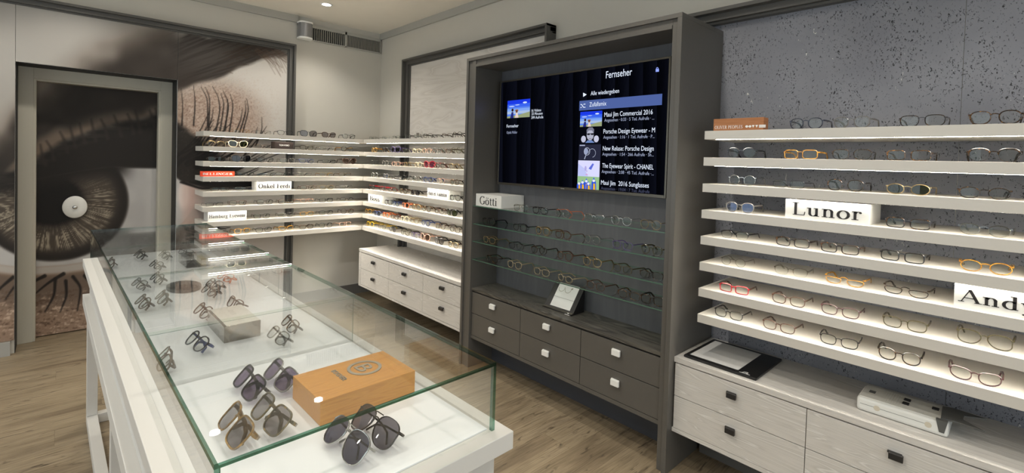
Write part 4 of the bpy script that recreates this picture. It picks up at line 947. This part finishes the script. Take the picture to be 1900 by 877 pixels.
t = thing('name_sign', 'small black plate sign on the fourth shelf beside the television cabinet', 'sign', (-.31, (ya+yb)/2, SZ[3]), group='brand name signs on the shelves')
part('block', MB().box(-.318, -.308, yb, ya, SZ[3]+.0002, SZ[3]+.034), BLACK, t)
mb = MB()
for k, f in enumerate((.1, .24, .38, .58, .72, .84)): yy = ya-(ya-yb)*f; mb.box(-.3186, -.318, yy-.010, yy, SZ[3]+.010, SZ[3]+.022)
part('lettering', mb, plain('grey_lettering', rgb(176,174,168), .5), t)
def ryz(px, i, xf):
    y_ = -4.3
    for _ in range(4): vv = art(np.array([xf, y_, SZ[i]+.03]))[1]; y_ = at_x(px, vv, xf)[1]
    return y_
SXF = -.33
block_sign('large white block sign reading Lunor on the grey cork wall shelves', SXF, -.12, ryz(1613, 3, SXF), ryz(1457, 3, SXF), SZ[3], SZ[3]+.0795, 'x', 'Lunor', margin=.08, cap=.66, base=.2)
ya = ryz(1770, 5, SXF); block_sign('large white block sign reading Andy W at the right end of a cork wall shelf', SXF, -.12, ya-.32, ya, SZ[5], SZ[5]+.0795, 'x', 'Andy W', margin=.035, cap=.54, base=.27)
ya, yb = ryz(1324, 0, SXF), ryz(1417, 0, SXF)
t = thing('wooden_brand_box', 'orange brown wooden block reading OLIVER PEOPLES on the top cork wall shelf', 'box', (SXF+.03, (ya+yb)/2, SZ[0]))
part('block', MB().box(SXF, SXF+.055, yb, ya, SZ[0]+.0002, SZ[0]+.057), CEDAR, t, bevel=.0008)
L_ = ya-yb; mb = MB(); put_serif(mb, 'OLIVER PEOPLES', (SXF-.0002, ya-L_*.03, SZ[0]+.010), (0,-1,0), UPZ, NX, L_*.57, .0145, .0004); part('lettering', mb, WTXT, t)
mb = MB(); to3 = lambda u, v_, d: (SXF-.0004-d, ya-L_*.65-u, SZ[0]+.011+v_)
for c_ in (.007, .021): mb.prism(el(c_, .0065, .0065, .0055), to3, .0004)
for c_ in (.035, .050): mb.prism([(c_-.006, .012), (c_+.006, .012), (c_, 0)], to3, .0004)
for k in range(3): mb.prism(rc(.060, k*.0044, .088, k*.0044+.0034), to3, .0004)
part('symbol_row', mb, WTXT, t)
# Goetti block on the first glass shelf
GZ = [1.172, 1.043, .917, .7875]
y0 = at_x(930, 375, -.42)[1]
block_sign('white block sign reading G\u00f6tti on the top glass shelf', -.42, -.205, y0, -2.279, GZ[0], GZ[0]+.085, 'x', 'G\u00f6tti', margin=.16, cap=.66, base=.16)

# ================================================================== GLASS SHELVES
for i, z in enumerate(GZ):
    t = thing('glass_shelf', 'clear green-edged glass shelf under the television, %s' % ['top one', 'second one', 'third one', 'bottom one'][i], 'shelf', (-.32, -3.03, z-.006), group='glass shelves under the television')
    me = part('pane', MB().box(-.437, -.2005, -3.786, -2.276, z-.006, z), [SHELFG, EDGE], t)
    for p in me.data.polygons:
        if abs(p.normal.z) < .5: p.material_index = 1
    for yy in (-2.2785, -3.7835): part('shelf_pin', MB().box(-.40, -.388, yy-.0025, yy+.0025, z-.0115, z-.0062).box(-.25, -.238, yy-.0025, yy+.0025, z-.0115, z-.0062), CHROME, t)
def gl_unit(i, lst):
    for k, (px, col, shape, *ex) in enumerate(lst):
        opt = ex[0] if ex else {}; xf = -.400+random.uniform(-.006, .006); y_ = -3.0
        for _ in range(4): vv = art(np.array([xf, y_, GZ[i]+.02]))[1]; y_ = at_x(px, vv, xf)[1]
        y_ = max(y_, -3.712)
        glasses((xf, y_, GZ[i]+.0003), R(-90+random.uniform(-9, 6)), col, shape, glabel(col, shape, k, ['top', 'second', 'third', 'bottom'][i], ' glass shelf under television', opt.get('sun')), 'eyewear on the glass shelves', **opt)
gl_unit(0, [(966,'clear','soft'), (1001.4,'black','soft'), (1042,'silver','round',{'temple':'orange'}), (1101.7,'silver','half'), (1152,'silver','round'), (1206.4,'gold','round')])
gl_unit(1, [(906,'black','panto'), (963.7,'black','soft'), (1005.9,'gold','panto'), (1043.6,'brown','soft'), (1097.8,'silver','round'), (1153.7,'violet','soft'), (1208,'olive','panto')])
gl_unit(2, [(907,'gold','soft'), (957,'black','soft'), (999,'dark tort','panto'), (1046.8,'brown','panto'), (1097.8,'gold','panto'), (1153.7,'olive','soft'), (1208,'dark tort','soft')])
gl_unit(3, [(912,'dark tort','soft'), (954,'beige','panto'), (1004,'beige','soft'), (1047.4,'beige','oval'), (1104,'brown','soft'), (1165.8,'tort','soft'), (1210,'dark tort','square')])

# ================================================================== DRAWER CABINETS
lc = thing('drawer_cabinet', 'low pale limed oak wall cabinet with six drawers under the corner shelves', 'cabinet', (-.22, -1.34, .2276))
part('top_board', MB().box(-.449, -.032, UL+.001, -.503, .566, .592), PALE, lc, bevel=.001)
part('body', MB().box(-.428, -.032, UL+.001, -.510, .2276, .560).box(-.449, -.428, -.543, -.504, .2276, .560).box(-.449, -.428, UL+.001, -.543, .2276, .246), PALE, lc, bevel=.0008)
part('back_support', MB().box(-.06, -.032, UL+.001, -.62, 0, .2276), BASEB, lc)
ye = [-.545, -1.099, -1.660, UL+.002]
for i in range(3):
    for z0, z1 in ((.407, .556), (.249, .4035)):
        d = part('drawer', MB().box(-.449, -.4285, ye[i+1]+.0015, ye[i]-.0015, z0, z1), PALE, lc, bevel=.0008)
        handle('handle', HBLACK, -.449, (-.815, -1.375, -1.937)[i], z0+.098, .055, .022, d)
rcb = thing('drawer_cabinet', 'low pale limed oak wall cabinet with black handles below the cork wall', 'cabinet', (-.2, -5.1, .2029))
RE = -6.4
part('top_board', MB().box(-.408, -.0045, RE, UR-.001, .545, .570), PALE, rcb, bevel=.0004)
part('body', MB().box(-.388, -.0045, RE, UR-.001, .2029, .538).box(-.408, -.388, RE, UR-.001, .2029, .2225), PALE, rcb, bevel=.0008)
part('back_support', MB().box(-.14, -.0045, RE, UR-.02, 0, .2029), BASEB, rcb)
ye = [-3.848, -4.419, -4.990, -5.56, -6.13]
for i in range(4):
    for z0, z1 in ((.3835, .5395), (.2245, .3805)):
        d = part('drawer', MB().box(-.408, -.3885, ye[i+1]+.0015, ye[i]-.0015, z0, z1), PALE, rcb, bevel=.0008)
        handle('handle', HBLACK, -.408, (-4.122, -4.702, -5.27, -5.84)[i], z0+.103, .042, .023, d)
# presentation pad on the right cabinet
PZ = .5705
pd = thing('presentation_pad', 'flat black presentation pad with a white sheet on the right cabinet', 'display pad', (-.21, -4.04, PZ))
part('board', MB().box(-.378, -.05, -4.212, -3.875, PZ, PZ+.012), BLACK, pd, bevel=.003)
part('sheet', MB().box(-.352, -.075, -4.125, -3.895, PZ+.0118, PZ+.0128), plain('matte_white_sheet', rgb(226,225,222), .6), pd)
mb = MB()
o3 = lambda u, v_, d: (-.368+v_, -4.135-u, PZ+.0122+d)
mb.prism(rc(0, 0, .046, .003), o3, .0006)
nb = []; nib([(.012, .003), (.018, .018), (.026, .022), (.033, .018), (.030, .012), (.022, .010)], nb, .0032); nib([(.026, .011), (.036, .003)], nb, .0032)
for p in nb: mb.prism(p, o3, .0006)
part('logo', mb, WTXT, pd)
# measuring device
dv = thing('handheld_device', 'white and grey handheld measuring instrument with a dark forked plate on the right cabinet', 'instrument', (-.21, -4.69, .5705))
def d3(x, y, z): return (x, y, z)
x0, x1, y0, y1 = -.322, -.178, -4.835, -4.565
part('shell', MB().box(x0, x1, y0, y1, .5705, .6245), DEVW, dv, bevel=.011)
part('top_cover', MB().box(x0+.010, x1-.004, y0+.006, y1-.008, .622, .6262), DEVICE, dv, bevel=.0015)
part('seam', MB().box(x0-.0003, x0+.001, y0+.05, y1-.012, .5985, .5998), DEVG, dv)
part('foot_pad', MB().box(x0+.012, x1-.012, y0+.012, y1-.02, .5701, .5708), DEVG, dv)
mb = MB()
for k in range(9): yy = -4.640-k*.0075; mb.box(x0+.02, x1-.012, yy-.0022, yy, .6255, .6272)
part('grip_ribs', mb, DEVICE, dv)
for xx, yy in ((-.262, -4.708), (-.222, -4.708), (-.225, -4.79)): part('button', MB().box(xx-.012, xx+.012, yy-.010, yy+.010, .626, .630), BLACK, dv, bevel=.0015)
part('display_window', MB().box(-.255, -.228, -4.612, -4.592, .626, .6268), plain('grey_window', rgb(92,92,90), .3), dv)
for yy in (-4.630, -4.780): part('round_pad', MB().lathe([(.001, x0-.0006), (.010, x0-.0006), (.010, x0+.002), (.001, x0+.002)], 18, (0, yy, .598), 'x'), plain('pad_beige', rgb(206,196,176), .6), dv)
part('clip', MB().add([(x0-.001, -4.800, .628), (x0-.001, -4.832, .628), (x0-.001, -4.824, .585), (x0-.001, -4.810, .585), (x0+.012, -4.800, .630), (x0+.012, -4.832, .630), (x0+.006, -4.824, .585), (x0+.006, -4.810, .585)], [(0,1,2,3), (4,5,6,7), (0,1,5,4), (1,2,6,5), (2,3,7,6), (3,0,4,7)]), DEVG, dv)
poly = [(-.312, -4.812), (-.188, -4.806), (-.176, -4.835), (-.186, -4.925), (-.226, -4.868), (-.262, -4.868), (-.308, -4.925), (-.300, -4.850)]
part('forked_plate', MB().prism(poly, lambda u, v_, d: (u, v_, .6275+d), .005), DEVG, dv, bevel=.001)
# picture stand inside the television cabinet
st = thing('picture_stand', 'black wedge stand with a white picture of eyeglasses on the dark worktop', 'display stand', (-.30, -3.03, .5775))
a0, a1 = -2.907, -3.145
part('base', MB().box(-.362, -.235, a1, a0, .578, .586), BLACK, st, bevel=.002)
part('lip', MB().add([(-.366, a0, .578), (-.366, a1, .578), (-.345, a1, .592), (-.345, a0, .592), (-.335, a0, .586), (-.335, a1, .586)], [(0,1,2,3), (3,2,5,4), (0,4,5,1), (0,3,4), (1,5,2)]), plain('stand_lip_metal', rgb(92,88,80), .35, metal=.5), st)
sl = lambda t_, yy, o_=0.0: (-.340+t_*.108-o_*.81, yy, .588+t_*.148+o_*.59)
part('panel', MB().add([sl(0, a0), sl(0, a1), sl(1, a1), sl(1, a0), sl(0, a0, -.008), sl(0, a1, -.008), sl(1, a1, -.008), sl(1, a0, -.008)], [(0,1,2,3), (7,6,5,4), (0,4,5,1), (1,5,6,2), (2,6,7,3), (3,7,4,0)]), BLACK, st)
for yy in (a0-.001, a1+.001): part('side', MB().add([(-.340, yy, .586), (-.236, yy, .586), (-.232, yy, .734), (-.340, yy+.002, .586), (-.236, yy+.002, .586), (-.232, yy+.002, .734)], [(0,1,2), (3,4,5), (0,1,4,3), (1,2,5,4), (2,0,3,5)]), BLACK, st)
pa, pb = -2.950, -3.112
part('picture', MB().add([sl(.06, pa, .0008), sl(.06, pb, .0008), sl(.93, pb, .0008), sl(.93, pa, .0008)], [(0,1,2,3)]), plain('white_print', rgb(232,231,228), .4), st)
def pic(u, v_): return sl(.06+.87*v_, pa+(pb-pa)*u, .0013)
mb = MB()
for c_ in (.2, .52):
    rp_ = ringp(c_, .78, .15, .15, .12, -190, 30); h_ = len(rp_)//2
    for i in range(h_-1): mb.add([pic(*rp_[i]), pic(*rp_[i+1]), pic(*rp_[-2-i]), pic(*rp_[-1-i])], [(0,1,2,3)])
mb.add([pic(.66, .86), pic(.72, .9), pic(.73, .83), pic(.67, .80)], [(0,1,2,3)])
part('picture_drawing', mb, plain('print_beige', rgb(150,140,120), .5), st)
part('picture_line', MB().add([sl(.40, pa, .0012), sl(.40, pb, .0012), sl(.412, pb, .0012), sl(.412, pa, .0012)], [(0,1,2,3)]), plain('print_grey', rgb(170,168,162), .5), st)
mb = MB(); o3 = lambda u, v_, d: (-.364+v_*.83-d*.5, -3.098-u, .5795+v_*.55+d)
mb.prism(rc(0, 0, .036, .0035), o3, .0008); mb.prism(rc(.012, .006, .024, .016), o3, .0008); part('logo', mb, WTXT, st)

# ================================================================== GLASS DISPLAY TABLE
TO = (-2.42269, -4.20498); ANG = .01575; TW, TL = .54, 2.70; TZ, TB = 1.055, .9025
tb = thing('display_table', 'long white display table with a glass showcase top full of eyewear', 'display table', (TO[0], TO[1], 0), ANG)
P_ = lambda name, mb, mat, **k: part(name, mb, mat, tb, local=True, **k)
P_('case_slab', MB().box(-.03, .57, -.03, TL, .862, TB-.0006), CREAM, bevel=.0015)
P_('display_bed', MB().box(.012, TW-.012, .012, TL-.012, TB-.0005, TB+.0035), WHITE, bevel=.001)
P_('apron', MB().box(-.002, TW+.002, .0, TL-.01, .71, .8615), CREAM, bevel=.0015)
for s0, s1 in ((-.03, .02), (.52, .57)): P_('top_rail', MB().box(s0, s1, -.02, TL, .655, .7095), CREAM, bevel=.0015)
for s0, s1 in ((-.012, .033), (.507, .552)):
    P_('floor_rail', MB().box(s0, s1, .0, TL, 0.0005, .05), CREAM, bevel=.0015)
    for t0 in (TL-.05, TL/2-.025, .0): P_('leg', MB().box(s0, s1, t0, t0+.05, .0505, .6545), CREAM, bevel=.0015)
for t0 in (TL-.05, TL/2-.025, 0.0): P_('cross_rail', MB().box(.0335, .5065, t0, t0+.045, .0005, .05), CREAM, bevel=.0015)
G = .008
def pane(name, x0, x1, y0, y1, z0, z1, axis):
    o = P_(name, MB().box(x0, x1, y0, y1, z0, z1), [GLASS, EDGED])
    for p in o.data.polygons:
        if abs(p.normal[axis]) < .5 and p.normal.z > -.5: p.material_index = 1
    return o
cuts = [0, .676, 1.365, 2.043, TL]
pane('side_pane', 0, G, 0, TL, TB, TZ-G-.0003, 0); pane('side_pane', TW-G, TW, 0, TL, TB, TZ-G-.0003, 0)
pane('end_pane', G+.0003, TW-G-.0003, 0, G, TB, TZ-G-.0003, 1); pane('end_pane', G+.0003, TW-G-.0003, TL-G, TL, TB, TZ-G-.0003, 1)
for i in range(4):
    o = pane('top_pane', 0, TW, cuts[i]+(.0006 if i else 0), cuts[i+1]-(.0006 if i < 3 else 0), TZ-G, TZ, 2)
    for p in o.data.polygons:
        if abs(p.normal.y) > .5 and ((p.center.y < cuts[i]+.01 and i > 0) or (p.center.y > cuts[i+1]-.01 and i < 3)): p.material_index = 2
    o.data.materials.append(SEAM)
for c_ in cuts[1:4]: pane('divider_pane', G+.001, TW-G-.001, c_-.002, c_+.002, TB+.004, TZ-G-.0006, 1)
BED = TB+.0037
def tw2(s_, t_, z_): return (TO[0]+s_*math.cos(ANG)-t_*math.sin(ANG), TO[1]+s_*math.sin(ANG)+t_*math.cos(ANG), z_)
def gt(px, py, col, shape, label, sun=None, rz=-88, tilt=46, **k):
    p = at_z(px, py, BED+.024)
    p[0] = max(p[0], TO[0]-ANG*(p[1]-TO[1])+.055)
    for c_ in cuts[1:4]:
        t_ = p[1]-TO[1]
        if abs(t_-c_) < .088: p[1] = TO[1]+c_+math.copysign(.088, t_-c_)
    glasses((p[0], p[1], BED), R(rz), col, shape, label, 'eyewear in the glass display table', sun=sun, folded=True, tilt=tilt, **k)
gt(458.7, 715.5, 'black', 'sung', 'black thick-rimmed sunglasses with violet lenses behind the two tortoiseshell pairs in the table', 'violet', -89)
gt(516.8, 701, 'grey', 'sung', 'grey sunglasses with fading violet lenses touching the wooden box in the table', 'violet', -87)
gt(433, 794.8, 'khaki', 'sung', 'amber brown rimmed sunglasses nearest the table front left corner', 'smoke', -91)
gt(498.5, 774.8, 'moss', 'sung', 'olive tortoiseshell sunglasses right of the amber pair in the table', 'smoke', -86)
gt(639, 820, 'silver', 'avi', 'silver pilot sunglasses with navy lenses at the table front', 'navy', -88)
gt(692, 795, 'black', 'avi', 'black double-bridge pilot sunglasses at the table front', 'grey', -85)
gt(363.7, 637.5, 'black', 'panto', 'black eyeglasses with blue temples alone left of the steel box', None, -82, temple='blue')
gt(302, 668, 'taupe', 'soft', 'taupe brown eyeglasses pressed against the left table glass', None, -96)
gt(536.4, 602.7, 'tort', 'soft', 'tortoiseshell eyeglasses right of the steel box in the table', None, -93)
gt(514, 625, 'clear', 'soft', 'pale crystal eyeglasses before the tortoiseshell pair right of the steel box', None, -87)
gt(375, 580, 'brown', 'panto', 'brown eyeglasses half hidden behind the left corner of the steel box', None, -84)
gt(434, 564, 'brown', 'soft', 'brown eyeglasses peeking over the back edge of the steel box', None, -84, tilt=30)
gt(265, 566, 'taupe', 'panto', 'grey brown eyeglasses, left of two pairs in front of the oval plaque', None, -85)
gt(299, 554, 'taupe', 'panto', 'taupe eyeglasses, right of two pairs in front of the oval plaque', None, -90)
gt(257, 528, 'grey', 'soft', 'grey eyeglasses, left of two pairs behind the oval plaque', None, -80)
gt(290, 517.5, 'dark tort', 'panto', 'dark tortoiseshell eyeglasses, right of two pairs behind the oval plaque', None, -84)
gt(288.5, 492.4, 'dark tort', 'soft', 'mottled tortoiseshell eyeglasses in the middle of the farthest table section', None, -80)
gt(257.7, 473.5, 'black', 'panto', 'black eyeglasses left at the far end of the table', None, -84)
gt(303.4, 473.5, 'black', 'soft', 'black eyeglasses right at the far end of the table', None, -84)
gt(343, 466, 'black', 'thin', 'thin black eyeglasses behind the clear acrylic block', None, -70, tilt=30)
gt(203, 487, 'brown', 'soft', 'brown mottled eyeglasses against the left glass at the far end', None, -88)
gt(396, 529, 'tort', 'soft', 'tortoiseshell eyeglasses, left of the orange pairs in the far table', None, -80)
gt(417, 515, 'orange', 'soft', 'orange brown eyeglasses, far one of the orange pairs in the table', None, -80)
gt(388, 541, 'dark tort', 'panto', 'dark orange tortoiseshell eyeglasses, nearest of the orange pairs in the table', None, -82)
# wooden box with ring emblem
bg = thing('wooden_brand_box', 'orange oak box with a metal ring emblem reading BOGNER in the table', 'box', tw2(.378, .340, BED), ANG)
bw, bl_, bh = .120, .0825, .0555
part('block', MB().box(-bw, bw, -bl_, bl_, 0, bh), OAK, bg, local=True, bevel=.001)
t3 = lambda u, v_, d: (u, v_, bh+d)
mb = MB(); ro = arc(.030, .012, .042, .042, 0, 360, 40)[:-1]; n = len(ro)
inn = [(.030+(x-.030)*.82, .012+(y_-.012)*.82) for x, y_ in ro]
for i in range(n): j = (i+1) % n; mb.prism([ro[i], ro[j], inn[j], inn[i]], t3, .002)
put_sans(mb, 'B', (.010, .030, bh), (0, -1, 0), (1, 0, 0), (0, 0, 1), .036, .040, .002)
part('emblem', mb, STEEL, bg, local=True)
mb = MB(); put_sans(mb, 'BOGNER', (-.042, .046, bh), (0, -1, 0), (1, 0, 0), (0, 0, 1), .068, .0125, .002); part('lettering', mb, STEEL, bg, local=True)
# steel box
sb = thing('steel_brand_box', 'polished steel box with a beige top in the middle of the display table', 'box', tw2(.276, 1.015, BED), ANG)
part('block', MB().box(-.052, .052, -.107, .107, 0, .0515), MIRR, sb, local=True, bevel=.0006)
part('top_plate', MB().box(-.0445, .0505, -.1055, .1065, .0515, .0526), plain('beige_plate', rgb(206,202,192), .35), sb, local=True)
mb = MB()
for s0, n_, s1 in ((.045, 6, .085), (-.045, 5, -.075)):
    for k in range(n_):
        yy = (.06 if s0 > 0 else -.035)-k*.011; mb.box(-.004, .010, yy-.0015, yy, .0526, .0529); mb.box(-.004 if k % 2 else .0085, -.0025 if k % 2 else .010, yy-.007, yy, .0526, .0529)
part('engraving', mb, plain('engraved_grey', rgb(160,156,146), .5), sb, local=True)
# oval plaque
ov = thing('oval_plaque', 'black and silver oval plaque lying in the second farthest table section', 'plaque', tw2(.256, 1.705, BED), ANG)
def ovp(k): return [(.062*k*math.cos(2*math.pi*i/40), .098*k*math.sin(2*math.pi*i/40)) for i in range(40)]
part('rim', MB().prism(ovp(1), lambda u, v_, d: (u, v_, d), .012), plain('plaque_rim', rgb(96,94,90), .35, metal=.4), ov, local=True, bevel=.001); part('face', MB().prism(ovp(.90), lambda u, v_, d: (u, v_, .012+d), .001), plain('plaque_black', rgb(26,25,25), .3), ov, local=True)
part('inner_line', (lambda q_: q_)(MB().prism([(x*.9, y_*.9) for x, y_ in ovp(.9)], lambda u, v_, d: (u, v_, .013+d), .0003)), plain('plaque_grey', rgb(92,90,86), .25), ov, local=True)
part('inner_face', MB().prism([(x*.86, y_*.86) for x, y_ in ovp(.9)], lambda u, v_, d: (u, v_, .0133+d), .0003), plain('plaque_black_inner', rgb(36,35,34), .2), ov, local=True)
# acrylic block
ac = thing('acrylic_block', 'clear acrylic block with a yellow cube at the far end of the table', 'block', tw2(.388, 2.22, BED), ANG)
part('block', MB().box(-.052, .052, -.105, .105, 0, .045), ACRYL, ac, local=True, bevel=.001)
part('yellow_insert', MB().box(.012, .034, -.100, .0, .006, .040), plain('yellow_acrylic', rgb(204,186,110), .3), ac, local=True)
